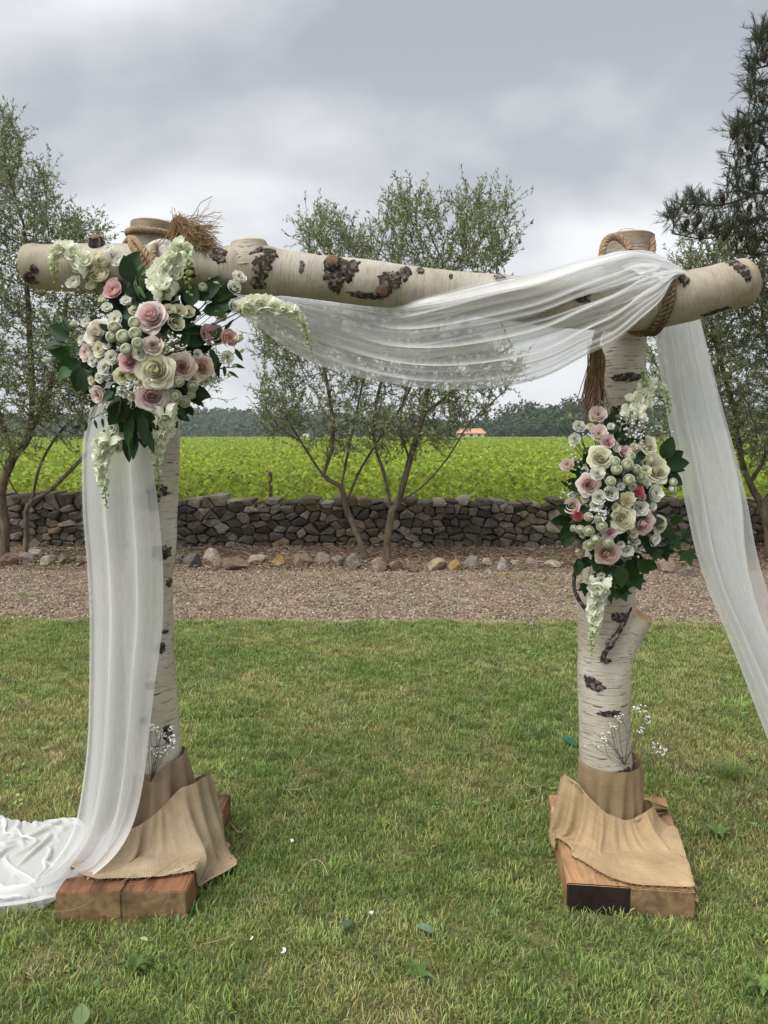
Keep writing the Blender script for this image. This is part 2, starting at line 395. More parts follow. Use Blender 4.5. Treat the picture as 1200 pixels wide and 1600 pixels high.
# ------------------------------------------------------------------ scatter (geometry nodes inside one object)
def scatter(name, surf, variants, mt, smin, smax, seed=0, tilt=.25, label=None, cat=None):
    """surf: (verts, quads, density per vert); variants: list of (verts, faces, colours)"""
    vs = [np.asarray(surf[0], dtype=float)]; fs = list(surf[1]); vid = [0] * len(surf[0]); dn = list(surf[2]); cs = [np.ones((len(surf[0]), 3))]
    n = len(surf[0])
    for k, (v, f, c) in enumerate(variants):
        vs.append(np.asarray(v, dtype=float)); fs += [tuple(i + n for i in q) for q in f]; vid += [k + 1] * len(v); dn += [0.0] * len(v)
        cs.append(np.asarray(c)); n += len(v)
    me = mesh(name, np.concatenate(vs), fs, mt, None, np.concatenate(cs), True)
    a = me.attributes.new('vid', 'INT', 'POINT'); a.data.foreach_set('value', np.array(vid, dtype=np.int32))
    a = me.attributes.new('dn', 'FLOAT', 'POINT'); a.data.foreach_set('value', np.array(dn, dtype=np.float32))
    o = bpy.data.objects.new(name, me); col.objects.link(o); put(o, Matrix.Identity(4)); tag(o, label, cat, None, 'stuff')
    g = bpy.data.node_groups.new(name + '_scatter', 'GeometryNodeTree')
    g.interface.new_socket('Geometry', in_out='INPUT', socket_type='NodeSocketGeometry')
    g.interface.new_socket('Geometry', in_out='OUTPUT', socket_type='NodeSocketGeometry')
    def n_(t, **k):
        x = g.nodes.new(t)
        for q, b in k.items(): setattr(x, q, b)
        return x
    L = g.links.new
    gi = n_('NodeGroupInput'); go = n_('NodeGroupOutput')
    na = n_('GeometryNodeInputNamedAttribute', data_type='INT'); na.inputs[0].default_value = 'vid'
    cmpn = n_('FunctionNodeCompare', data_type='INT', operation='EQUAL'); L(na.outputs[0], cmpn.inputs[2]); cmpn.inputs[3].default_value = 0
    sg = n_('GeometryNodeSeparateGeometry', domain='POINT'); L(gi.outputs[0], sg.inputs[0]); L(cmpn.outputs[0], sg.inputs[1])
    spl = n_('GeometryNodeSplitToInstances', domain='POINT'); L(sg.outputs[1], spl.inputs['Geometry']); L(na.outputs[0], spl.inputs['Group ID'])
    nd = n_('GeometryNodeInputNamedAttribute', data_type='FLOAT'); nd.inputs[0].default_value = 'dn'
    dp = n_('GeometryNodeDistributePointsOnFaces', distribute_method='RANDOM'); L(sg.outputs[0], dp.inputs['Mesh']); L(nd.outputs[0], dp.inputs['Density']); dp.inputs['Seed'].default_value = seed
    ip = n_('GeometryNodeInstanceOnPoints'); L(dp.outputs['Points'], ip.inputs['Points']); L(spl.outputs[0], ip.inputs['Instance']); ip.inputs['Pick Instance'].default_value = True
    ri = n_('FunctionNodeRandomValue', data_type='INT'); ri.inputs[4].default_value = 0; ri.inputs[5].default_value = len(variants) - 1
    ri.inputs['Seed'].default_value = 3; L(ri.outputs[2], ip.inputs['Instance Index'])
    rr = n_('FunctionNodeRandomValue', data_type='FLOAT_VECTOR'); rr.inputs[0].default_value = (-tilt, -tilt, 0); rr.inputs[1].default_value = (tilt, tilt, 6.283)
    L(rr.outputs[0], ip.inputs['Rotation'])
    rs = n_('FunctionNodeRandomValue', data_type='FLOAT'); rs.inputs[2].default_value = smin; rs.inputs[3].default_value = smax; rs.inputs['Seed'].default_value = 5
    L(rs.outputs[1], ip.inputs['Scale']); L(ip.outputs[0], go.inputs[0])
    md = o.modifiers.new('scatter', 'NODES'); md.node_group = g
    return o
def surf_strip(x0, x1, fy0, fy1, nx, ny, z, dens):
    v = []; d = []
    for j in range(ny + 1):
        for i in range(nx + 1):
            x = x0 + (x1 - x0) * i / nx; y = fy0(x) + (fy1(x) - fy0(x)) * j / ny
            v.append((x, y, z)); d.append(dens(x, y))
    return v, grid_faces(ny + 1, nx + 1), d
def tuft(nb, rad, h0, h1, wd, lean, rs, straw=.1, tints=None):
    r = random.Random(rs); V = []; Fc = []; C = []
    for _ in range(nb):
        a = r.uniform(0, 2 * PI); q = rad * math.sqrt(r.random()); x, y = q * math.cos(a), q * math.sin(a)
        h = r.uniform(h0, h1); b = a + r.uniform(-1.4, 1.4); le = r.uniform(.2, 1) * lean * h; wv = wd * r.uniform(.6, 1.2)
        px_, py_ = -math.sin(b) * wv / 2, math.cos(b) * wv / 2; n = len(V)
        tw = r.uniform(-.6, .6)
        ux, uy = math.cos(b), math.sin(b)
        V += [(x - px_, y - py_, -.004), (x + px_, y + py_, -.004),
              (x + ux * le * .35 - px_ * .8, y + uy * le * .35 - py_ * .8, h * .6), (x + ux * le * .35 + px_ * .8, y + uy * le * .35 + py_ * .8, h * .6),
              (x + ux * le + tw * px_, y + uy * le + tw * py_, h * (1 - .25 * lean * .5))]
        Fc += [(n, n + 1, n + 3, n + 2), (n + 2, n + 3, n + 4)]
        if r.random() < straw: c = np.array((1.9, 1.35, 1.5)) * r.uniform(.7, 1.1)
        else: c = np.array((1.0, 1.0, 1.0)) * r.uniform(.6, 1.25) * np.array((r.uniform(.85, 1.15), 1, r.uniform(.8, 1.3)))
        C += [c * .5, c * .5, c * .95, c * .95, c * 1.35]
    return V, Fc, C
def weed(rs):
    r = random.Random(rs); V = []; Fc = []; C = []
    for _ in range(9):
        a = r.uniform(0, 6.28); d = r.uniform(.006, .045); h = r.uniform(.012, .035); s = r.uniform(.007, .014); n = len(V)
        cx, cy = d * math.cos(a), d * math.sin(a); V.append((cx, cy, h))
        for k in range(6): V.append((cx + s * math.cos(k * 1.047), cy + s * math.sin(k * 1.047), h + r.uniform(-.004, .004)))
        Fc += [(n, n + 1 + k, n + 1 + (k + 1) % 6) for k in range(6)]
        C += [np.array((.8, 1.05, .9)) * r.uniform(.6, 1.0)] * 7
    return V, Fc, C
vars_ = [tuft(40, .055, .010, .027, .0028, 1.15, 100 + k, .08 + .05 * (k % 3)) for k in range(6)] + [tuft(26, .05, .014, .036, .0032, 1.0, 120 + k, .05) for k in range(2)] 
def ld(x, y):
    b = 900 if y < 3.2 else (750 if y < 4.4 else 620)
    k = noise.noise(Vector((x * 1.4, y * 1.4, 7)))
    return b * (1.0 + .45 * k) if abs(x) < .62 * y + .9 else 220
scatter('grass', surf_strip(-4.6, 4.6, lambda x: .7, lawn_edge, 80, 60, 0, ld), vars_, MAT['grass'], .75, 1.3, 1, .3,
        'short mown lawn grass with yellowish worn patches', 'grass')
scatter('clover', surf_strip(-4.6, 4.6, lambda x: .7, lambda x: 5.5, 60, 50, 0, lambda x, y: max(0, 75 * (noise.noise(Vector((x * 1.1, y * 1.1, 31))) - .12)) + (14 if x > 1.1 and y < 3.4 else 1)), [weed(5), weed(6), weed(7)], MAT['grass'], .45, .85, 11, .3,
        'small round leaved clover scattered through the lawn', 'clover')
# looser, longer grass straggling over the gravel's near edge and round the block feet
def chipv(rs):
    r = random.Random(rs); V = []; Fc = []; C = []
    for _ in range(14):
        x, y = r.gauss(0, .04), r.gauss(0, .04); s = r.uniform(.0025, .007); a = r.uniform(0, 3.14); n = len(V)
        ca, sa = math.cos(a), math.sin(a); l = s * r.uniform(.9, 2.2); zt = s * r.uniform(.3, .8); ti = r.uniform(-.3, .3)
        for (u, q) in ((-l, -s), (l, -s * .8), (l * .9, s), (-l * .8, s * .9)): V.append((x + u * ca - q * sa, y + u * sa + q * ca, -.002))
        for (u, q) in ((-l, -s), (l, -s * .8), (l * .9, s), (-l * .8, s * .9)): V.append((x + .8 * (u * ca - q * sa), y + .8 * (u * sa + q * ca), zt + ti * u))
        Fc += [(n + 4, n + 5, n + 6, n + 7)] + [(n + k, n + (k + 1) % 4, n + 4 + (k + 1) % 4, n + 4 + k) for k in range(4)]
        b = r.choice([(.23, .175, .125), (.29, .23, .17), (.18, .13, .09), (.44, .38, .31), (.13, .09, .065), (.26, .205, .15), (.21, .155, .11)])
        C += [np.array(b) * r.uniform(.65, 1.1)] * 8
    return V, Fc, C
chips = [chipv(200 + k) for k in range(6)]
def gd(x, y): return 230 * (1 + .6 * noise.noise(Vector((x * 2, y * 2, 1)))) if abs(x) < .6 * y + 1 else 30
scatter('gravel', surf_strip(-8, 8, lambda x: lawn_edge(x) - .05, lambda x: path_edge(x) + .25, 60, 12, 0.0, gd), chips, MAT['chip'], .7, 1.4, 2, .2,
        'pinkish beige gravel and bark chips covering the path', 'gravel')
def litv(rs):
    r = random.Random(rs); V = []; Fc = []; C = []
    for _ in range(14):
        x, y = r.gauss(0, .07), r.gauss(0, .07); l = r.uniform(.01, .035); a = r.uniform(0, 3.14); wq = r.uniform(.0012, .003); n = len(V)
        ca, sa = math.cos(a), math.sin(a)
        for (u, q, z) in ((-l, -wq, .004), (l, -wq, .004 + r.uniform(0, .02)), (l, wq, .008), (-l, wq, .01)): V.append((x + u * ca - q * sa, y + u * sa + q * ca, z))
        Fc.append((n, n + 1, n + 2, n + 3)); C += [np.array(r.choice([(.30, .23, .15), (.22, .155, .10), (.12, .08, .05), (.40, .34, .25), (.16, .11, .07)])) * r.uniform(.7, 1.1)] * 4
    return V, Fc, C
scatter('leaf_litter', surf_strip(-8, 8, path_edge, lambda x: 10.15, 40, 8, .02, lambda x, y: 75 if abs(x) < .6 * y + 1 else 15), [litv(k) for k in range(5)] + [chips[0]], MAT['chip'], .7, 1.5, 4, .25,
        'dry straw and leaf litter on the strip before the stone wall', 'leaf litter')
scatter('verge_grass', surf_strip(-8, 8, lambda x: lawn_edge(x) - .06, lambda x: 10.2, 110, 50, .0,
        lambda x, y: max(0, 190 * (noise.noise(Vector((x * .9, y * 1.8, 4))) - .20)) + (3 if y > 8.6 else 0) + (260 * max(0, 1 - (y - lawn_edge(x) + .05) / .28) * max(0, .35 + noise.noise(Vector((x * 3, y * 2, 8)))) if y > lawn_edge(x) - .1 else 0)), vars_[:7], MAT['grass'], .8, 1.5, 6, .4,
        'thin patches of grass growing through the path and verge', 'grass')

# ------------------------------------------------------------------ the dry stone wall
def clip(poly, a, b, c):
    o = []
    for i in range(len(poly)):
        p, q = poly[i], poly[(i + 1) % len(poly)]; dp_, dq = a * p[0] + b * p[1] - c, a * q[0] + b * q[1] - c
        if dp_ <= 0: o.append(p)
        if dp_ * dq < 0: t = dp_ / (dp_ - dq); o.append((p[0] + (q[0] - p[0]) * t, p[1] + (q[1] - p[1]) * t))
    return o
WX0, WX1, WY = -9.5, 9.5, 10.2
def wtop(x): return .66 - .006 * x + .03 * noise.noise(Vector((x * 1.2, 0, 5))) + (.05 if x < -3 else 0)
rs_ = random.Random(11); pts = []
for k in range(7):
    x = WX0 + rs_.uniform(0, .2)
    while x < WX1:
        wd = rs_.choice([.08, .11, .14, .18, .24, .33]); zc = .045 + k * .098 + rs_.uniform(-.045, .045)
        pts.append((x + wd / 2, zc, k)); x += wd
A = np.array(pts); AN = 1.45
wall = empty('stone_wall', (0, WY, 0), 'low dry stone wall of grey stones running behind the olive trees', 'wall')
WF = WY
core = MB()
bx = lambda x0, x1, y0, y1, z0, z1: ([(x0, y0, z0), (x1, y0, z0), (x1, y1, z0), (x0, y1, z0), (x0, y0, z1), (x1, y0, z1), (x1, y1, z1), (x0, y1, z1)],
    [(0, 3, 2, 1), (4, 5, 6, 7), (0, 1, 5, 4), (1, 2, 6, 5), (2, 3, 7, 6), (3, 0, 4, 7)])
v_, f_ = bx(WX0, WX1, WY + .10, WY + .42, -.05, .55); core.add(v_, f_)
ob('wall_core', core.mesh('wall_core', MAT['dark'], False), wall)
far = MB(); stones = []
SC = [(.125, .103, .078), (.165, .138, .105), (.09, .077, .06), (.21, .178, .135), (.14, .122, .098), (.18, .137, .092), (.26, .23, .185), (.105, .10, .085)]
for i, (x, z, k) in enumerate(pts):
    poly = [(x - .35, max(-.03, z - .3)), (x + .35, max(-.03, z - .3)), (x + .35, z + .3), (x - .35, z + .3)]
    d2 = (A[:, 0] - x) ** 2 + ((A[:, 1] - z) * AN) ** 2; near = np.argsort(d2)[1:16]
    for j in near:
        qx, qz = A[j, 0], A[j, 1]; a = qx - x; b = (qz - z) * AN * AN
        c = a * (qx + x) / 2 + b * (qz + z) / 2
        poly = clip(poly, a, b, c)
        if len(poly) < 3: break
    tp = wtop(x) + rs_.uniform(-.035, .05)
    if len(poly) >= 3: poly = clip(poly, 0, 1, tp)
    if len(poly) < 3: continue
    cx = sum(p[0] for p in poly) / len(poly); cz = sum(p[1] for p in poly) / len(poly)
    hgt = max(p[1] for p in poly) - min(p[1] for p in poly)
    if hgt < .035: continue
    # round the corners and shrink for the joint
    rp = []
    for m in range(len(poly)):
        p, q = np.array(poly[m]), np.array(poly[(m + 1) % len(poly)])
        if np.linalg.norm(q - p) < .02: rp.append((p + q) / 2); continue
        cc_ = rs_.uniform(.06, .2); rp += [p * (1 - cc_) + q * cc_, p * cc_ + q * (1 - cc_)]
    cen = np.array((cx, cz)); rp = [cen + (p - cen) * (1 - .005 / max(.02, np.linalg.norm(p - cen))) + np.array((rs_.gauss(0, .006), rs_.gauss(0, .006))) for p in rp]
    top = k == 6 or max(p[1] for p in poly) > tp - .01
    dpt = rs_.uniform(.01, .075); back = .42 if top else .16; n = len(rp); V = []
    tx, tz = rs_.uniform(-.22, .22), rs_.uniform(-.3, .3)
    for (s, yy) in ((1.0, back), (1.0, .02), (.96, -dpt * .7), (.66, -dpt)):
        for p in rp:
            q = cen + (p - cen) * s; y = WF + yy + (tx * (q[0] - cx) + tz * (q[1] - cz) if yy < .1 else 0)
            V.append((q[0], y + .012 * nz((q[0], q[1], 0), 17, i) * (yy < .1), q[1] + (.01 * nz((q[0], yy, 0), 9, 1) if top else 0)))
    V.append((cx, WF - dpt * 1.05 + .01 * rs_.uniform(-1, 1), cz))
    Fq = grid_faces(4, n, True) + [(3 * n + a_, 3 * n + (a_ + 1) % n, 4 * n) for a_ in range(n)] + ([tuple(reversed(range(n)))] if top else [])
    c = np.array(rs_.choice(SC)) * rs_.uniform(.75, 1.35) * np.array((.93, .93, .90)) * .92
    if top and rs_.random() < .25: c = np.array((.30, .26, .21)) * rs_.uniform(.8, 1.1)
    stones.append((abs(cx), V, Fq, c))
stones.sort(key=lambda s_: s_[0])
for k, (_, V, Fq, c) in enumerate(stones):
    if k < 298:
        b = MB(); b.add(V, Fq, c); ob('stone', b.mesh('stone', MAT['stone'], False), wall)
    else: far.add(V, Fq, c)
o = ob('stone_course', far.mesh('stone_course', MAT['stone'], False), wall); o['kind'] = 'stuff'

# ------------------------------------------------------------------ border rocks
def rock(rs, wd, dp_, ht, c):
    import bmesh
    bm = bmesh.new(); bmesh.ops.create_icosphere(bm, subdivisions=3, radius=1); r = random.Random(rs)
    cuts = [(Vector((r.gauss(0, 1), r.gauss(0, 1), r.gauss(0, .8))).normalized(), r.uniform(.45, .8)) for _ in range(11)]
    for v in bm.verts:
        p = v.co.copy()
        for n_, d in cuts:
            e_ = p.dot(n_) - d
            if e_ > 0: p -= n_ * e_ * .97
        p *= 1 + .10 * noise.noise(p * 1.7 + Vector((rs, 0, 0))) + .05 * noise.noise(p * 5 + Vector((rs, 3, 0)))
        v.co = p
    co = np.array([v.co[:] for v in bm.verts]); co /= np.abs(co).max(axis=0)
    co = co * np.array((wd / 2, dp_ / 2, ht / 2)); f = [tuple(v.index for v in q.verts) for q in bm.faces]; bm.free()
    b = MB(); b.add(co, f, np.array(c)); return b.mesh('border_rock', MAT['stone'], False)
GR, PL, BR, OC, DK, PK = (.25, .22, .18), (.38, .33, .255), (.21, .155, .11), (.33, .21, .10), (.14, .13, .11), (.29, .215, .165)
rocks = [  # px, py(centre), w, h px, colour, label
 (8, 874, 30, 24, BR, 'big brown boulder of the path border at the foot of the leftmost olive trunk'),
 (40, 874, 27, 18, GR, 'grey wedge rock of the path border just right of the left olive trunks'),
 (52, 866, 24, 11, PL, 'flat pale slab lying across the grey wedge rock left of the tulle'),
 (72, 879, 27, 15, PL, 'pale pointed slab of the path border halfway between left olive and tulle'),
 (95, 877, 21, 16, BR, 'brown lumpy border rock two to the left of the hanging tulle'),
 (125, 878, 25, 13, BR, 'low brown border rock touching the left edge of the hanging tulle'),
 (278, 876, 16, 14, DK, 'small dark border rock half behind the left birch post'),
 (299, 879, 31, 20, DK, 'dark rounded border rock speckled with lichen beside the left birch post'),
 (330, 871, 30, 19, PL, 'pale slanting border rock behind the dark lichen one near the left post'),
 (342, 882, 20, 14, PK, 'small pinkish border rock below the pale slanting one'),
 (365, 884, 42, 17, BR, 'long low brown border rock sunk in chips right of the left post'),
 (397, 877, 31, 14, PL, 'pale cream border rock lying flat between the brown ones'),
 (434, 879, 30, 18, OC, 'golden ochre border rock with a raised left corner'),
 (471, 878, 37, 15, BR, 'wide brown border rock right of the golden ochre one'),
 (503, 875, 27, 16, GR, 'grey brown border rock between the wide brown one and the left stem of the olive'),
 (528, 879, 23, 15, GR, 'small grey lopsided border rock left of the square block'),
 (555, 880, 27, 22, GR, 'square grey block of the path border at the foot of the central olive'),
 (592, 885, 24, 19, PK, 'pinkish border rock directly in front of the forked olive trunks'),
 (620, 884, 30, 17, BR, 'brown border rock just right of the forked olive trunks'),
 (643, 889, 24, 12, BR, 'half buried brown border rock second to the right of the olive trunks'),
 (682, 884, 37, 17, (.34, .27, .17), 'long ochre brown border block with squared ends'),
 (713, 885, 25, 16, OC, 'orange rounded border rock beside the squared ochre block'),
 (739, 881, 27, 18, GR, 'grey knobbly border rock right of the orange one'),
 (763, 881, 18, 12, PL, 'small tan border rock between two grey ones'),
 (785, 883, 23, 18, (.36, .34, .31), 'palest rounded grey boulder standing alone in the path border'),
 (806, 881, 16, 8, PL, 'thin pale stone lying flat right of the palest boulder'),
 (831, 879, 22, 12, GR, 'pointed grey border rock left of the right hand flowers'),
 (868, 884, 32, 10, PL, 'low pale border slab almost touching the right hand flowers'),
 (1014, 884, 22, 13, PK, 'pinkish border rock showing under the right hand ivy leaves'),
 (1048, 887, 30, 19, PK, 'rounded buff border rock right of the lower ivy leaf'),
 (1084, 894, 34, 15, GR, 'long flat grey border rock touching the right hand tulle'),
 (1158, 893, 26, 14, BR, 'brown border rock seen right of the right hand tulle by the olive trunk'),
]
for i, (px, py, wp, hp, c, lb) in enumerate(rocks):
    g = G(px, py + hp * .45); m = M(1, g); ht = hp * m * 1.6
    me = rock(30 + i, wp * m * 1.08, wp * m * .8, ht, c)
    ob('border_rock', me, None, TR((g.x, g.y + wp * m * .35, ht * .22), Matrix.Rotation(rs_.uniform(-.25, .25), 4, 'Z')), label=lb, cat='rock', group='rocks edging the gravel path')

# ------------------------------------------------------------------ vineyard (nobody could count its leaves)
def leafcloud(C, size, up=.6, sides=4, tint=None, aspect=1.0, nrm=None):
    """leaf sized faces at points C (n,3), size (n,)"""
    n = len(C); d = rng.normal(size=(n, 3)); d[:, 2] = np.abs(d[:, 2]) + up; d /= np.linalg.norm(d, axis=1)[:, None]
    if nrm is not None: d = nrm + .45 * rng.normal(size=(n, 3)); d /= np.linalg.norm(d, axis=1)[:, None]
    a = np.cross(d, rng.normal(size=(n, 3))); a /= np.linalg.norm(a, axis=1)[:, None]; b = np.cross(d, a)
    s = size[:, None] / 2
    if sides == 4: V = np.stack([C - a * s, C - b * s * aspect * .9 + a * s * .1 + d * s * .25, C + a * s, C + b * s * aspect + a * s * .1 + d * s * .2], 1)
    else:
        an = np.arange(6) / 6 * 2 * PI; rr = np.array([1, .72, 1, .8, 1, .72])
        V = np.stack([C + (a * math.cos(t) + b * math.sin(t)) * s * q + d * s * (.25 if k % 2 else -.1) for k, (t, q) in enumerate(zip(an, rr))], 1)
    k = V.shape[1]; Fq = np.arange(n * k).reshape(n, k); V = V.reshape(-1, 3)
    t = rng.uniform(.6, 1.35, (n, 1)) * np.ones((n, 3)) if tint is None else tint
    return V, Fq, np.repeat(t, k, axis=0)
Vn, Fn, Cn = [], [], []; Vf, Ff, Cf = [], [], []
Y = 11.3; nseed = 0
while Y < 190:
    near = Y < 30
    W = .56 * Y + 3.5; sz = .085 if near else .085 * Y / 30
    dens = 520 if near else 260 * (30 / Y) ** 2 * (1.0 if Y < 80 else 1.15)
    n = int(2 * W * dens * (1 if near else .55))
    x = rng.uniform(-W, W, n)
    h = 1.0 + .13 * np.array([noise.noise(Vector((q * .8, Y, 0))) for q in x]) + .10 * np.array([noise.noise(Vector((q * 3.1, Y, 2))) for q in x])
    h = h + (.10 if Y > 60 else 0)
    q = rng.random(n)
    z = h * (1 - .95 * q ** 1.35) if near else h * (1 - .55 * q ** 1.6)
    wd = (.55 if near else .75) * np.sqrt(np.clip(1.1 - (z / h - .55) ** 2 * 2.4, .1, 1))
    y = Y + rng.uniform(-1, 1, n) * wd
    shoot = rng.random(n) < .05; z = z + np.where(shoot, rng.uniform(0, .18, n), 0)
    tint = rng.uniform(.6, 1.35, (n, 1)) * np.stack([rng.uniform(.85, 1.2, n), np.ones(n), rng.uniform(.6, 1.6, n)], 1)
    V, Fq, Cc = leafcloud(np.stack([x, y, z], 1), np.full(n, sz) * rng.uniform(.7, 1.25, n), .5, 6 if near else 4, tint)
    if near: Fn.append(Fq + sum(map(len, Vn))); Vn.append(V); Cn.append(Cc)
    else: Ff.append(Fq + sum(map(len, Vf))); Vf.append(V); Cf.append(Cc)
    Y += 1.9 if Y < 60 else 2.6
me = mesh('vineyard', np.concatenate(Vn), np.concatenate(Fn), MAT['vine'], None, np.concatenate(Cn), False)
ob('vineyard', me, kind='stuff', label='bright green vineyard foliage beyond the stone wall', cat='vineyard')
me = mesh('vineyard', np.concatenate(Vf), np.concatenate(Ff), MAT['vine'], None, np.concatenate(Cf), False)
ob('vineyard', me, kind='stuff', label='distant bright green vines fading towards the woods', cat='vineyard')

q = P(423, 786, 11.0); v_, f_ = bx(q.x - .025, q.x + .025, 10.98, 11.03, 0, P(423, 764, 11.0).z + .25); b = MB(); b.add(v_, f_)
ob('vine_stake', b.mesh('vine_stake', MAT['obark'], False), label='short weathered stake among the vines just behind the stone wall', cat='stake')
# ------------------------------------------------------------------ far woods, hill and house
def woods(name, trees, mt, tintc, label, dens=1.0, sz=.8):
    Vs, Fs, Cs = [], [], []; n0 = 0
    for (x, y, z, rx, rz) in trees:
        n = int(330 * dens); d = rng.normal(size=(n, 3)); d /= np.linalg.norm(d, axis=1)[:, None]
        lob = 1 + .28 * np.sin(d[:, 0] * 5 + x) * np.sin(d[:, 2] * 6 + y) + .12 * rng.normal(size=n)
        C = np.array([x, y, z]) + d * lob[:, None] * np.array([rx, rx, rz]) * (rng.uniform(.75, 1, (n, 1)))
        t = np.array(tintc) * rng.uniform(.75, 1.25) * rng.uniform(.6, 1.35, (n, 1)) * np.array([rng.uniform(.85, 1.2), 1, rng.uniform(.8, 1.1)])
        V, Fq, Cc = leafcloud(C, np.full(n, sz) * rng.uniform(.5, 1.3, n), .25, 4, t, 1.0, d)
        Vs.append(V); Fs.append(Fq + n0); Cs.append(Cc); n0 += len(V)
    return ob(name, mesh(name, np.concatenate(Vs), np.concatenate(Fs), mt, None, np.concatenate(Cs), False), kind='stuff', label=label, cat='wood')
tr = []
prof = [(640, 668), (700, 662), (760, 650), (790, 634), (830, 627), (870, 626), (905, 618), (960, 622), (1040, 630), (1120, 634), (1260, 632), (1500, 640)]
for row in range(4):
    x = 640
    while x < 1500:
        top = np.interp(x, [p[0] for p in prof], [p[1] for p in prof]) + rng.uniform(-3, 6) + (3 - row) * 9
        Yd = 196 + row * 7; tp = P(x, top, Yd); rz = rng.uniform(2.4, 4) if row else 2.6; rx = rng.uniform(2.0, 3.4)
        tr.append((tp.x, Yd + rng.uniform(-2, 2), max(1.2, tp.z - rz), rx, rz))
        x += rx * 2 * F / Yd * .55
woods('oak_wood', tr, MAT['wood'], (1, 1, 1), 'dark green wood of round crowned trees at the far right of the vineyard', 1.0, .75)
prof = [(-400, 655), (-100, 650), (100, 648), (280, 640), (340, 641), (420, 644), (520, 646), (640, 654), (760, 662), (900, 664)]
tr = []; hv = []
for row in range(9):
    x = -420
    while x < 900:
        top = np.interp(x, [p[0] for p in prof], [p[1] for p in prof]); f = row / 8
        yy = 676 + (top - 676) * f + rng.uniform(-3, 2); Yd = 300 + row * 16; tp = P(x, yy, Yd)
        rz = rng.uniform(3, 5.5); rx = rng.uniform(2.2, 3.6)
        tr.append((tp.x, Yd, tp.z - rz * .8, rx, rz)); x += rx * 2 * F / Yd * .75
woods('pine_wood', tr, MAT['wood'], (1.15, 1.1, 1.1), 'hazy pine covered hillside at the far left behind the vineyard', .55, 1.5)
v = []
for j in range(12):
    for i in range(60):
        px = -440 + 1380 * i / 59; top = np.interp(px, [p[0] for p in prof], [p[1] for p in prof]) + 8
        Yd = 292 + j * 16; f = min(1, j / 9); pt = P(px, 681 + (top - 681) * f, Yd); v.append((pt.x, pt.y, max(-.1, pt.z - 5) if j else -.1))
ob('hill', mesh('hill', v, grid_faces(12, 60), MAT['field']), kind='structure')

whitem = newmat('white_render'); t = NT(whitem); t.bsdf(t.ramp(t.noise(pos(t), 2, 3), [(.3, (.66, .60, .52)), (.7, (.76, .71, .63))]), .9)
roofm = newmat('terracotta_tiles'); t = NT(roofm); t.bsdf(t.ramp(t.noise(pos(t), 1.5, 4), [(.3, (.42, .20, .11)), (.7, (.58, .32, .19))]), .9)
glassm = newmat('dark_window'); t = NT(glassm); t.bsdf((.05, .05, .06), .3)
def box_mesh(name, x0, x1, y0, y1, z0, z1, mt):
    v_, f_ = bx(x0, x1, y0, y1, z0, z1); b = MB(); b.add(v_, f_); return b.mesh(name, mt, False)
hl = P(716, 683, 186); hr = P(757, 683, 186)
house = empty('farmhouse', ((hl.x + hr.x) / 2, 188, 0), 'low white farmhouse with orange tiled roof across the vineyard', 'house')
ob('wall', box_mesh('wall', hl.x, hr.x, 186, 192, 0, 2.15, whitem), house)
b = MB(); x0, x1 = hl.x - .5, hr.x + .5
b.add([(x0, 185.6, 2.1), (x1, 185.6, 2.1), (x1 - .9, 189, 3.35), (x0 + 1.6, 189, 3.35), (x0, 192.5, 2.1), (x1, 192.5, 2.1)], [(0, 1, 2, 3), (4, 3, 2, 5), (1, 5, 2), (0, 3, 4), (0, 4, 5, 1)])
ob('roof', b.mesh('roof', roofm, False), house)
for fx in (.2, .5, .8):
    xx = hl.x + (hr.x - hl.x) * fx; ob('window', box_mesh('window', xx - .35, xx + .35, 185.94, 185.99, 1.35, 1.95, glassm), house)
q = P(477, 683, 186)
b = MB(); n = 8
prf = [(-.75, 0), (-.75, 1.5)] + [(.75 * -math.cos(a * PI / n), 1.5 + .55 * math.sin(a * PI / n)) for a in range(1, n)] + [(.75, 1.5), (.75, 0)]
V = [(q.x + a, 186, z) for a, z in prf] + [(q.x + a, 189, z) for a, z in prf]; m_ = len(prf)
b.add(V, [tuple(range(m_)), tuple(reversed(range(m_, 2 * m_)))] + [(k, k + m_, (k + 1) % m_ + m_, (k + 1) % m_) for k in range(m_)], (1, 1, 1))
ob('shed', b.mesh('shed', whitem, False), label='tiny white round roofed shed seen through the central olive tree', cat='shed')

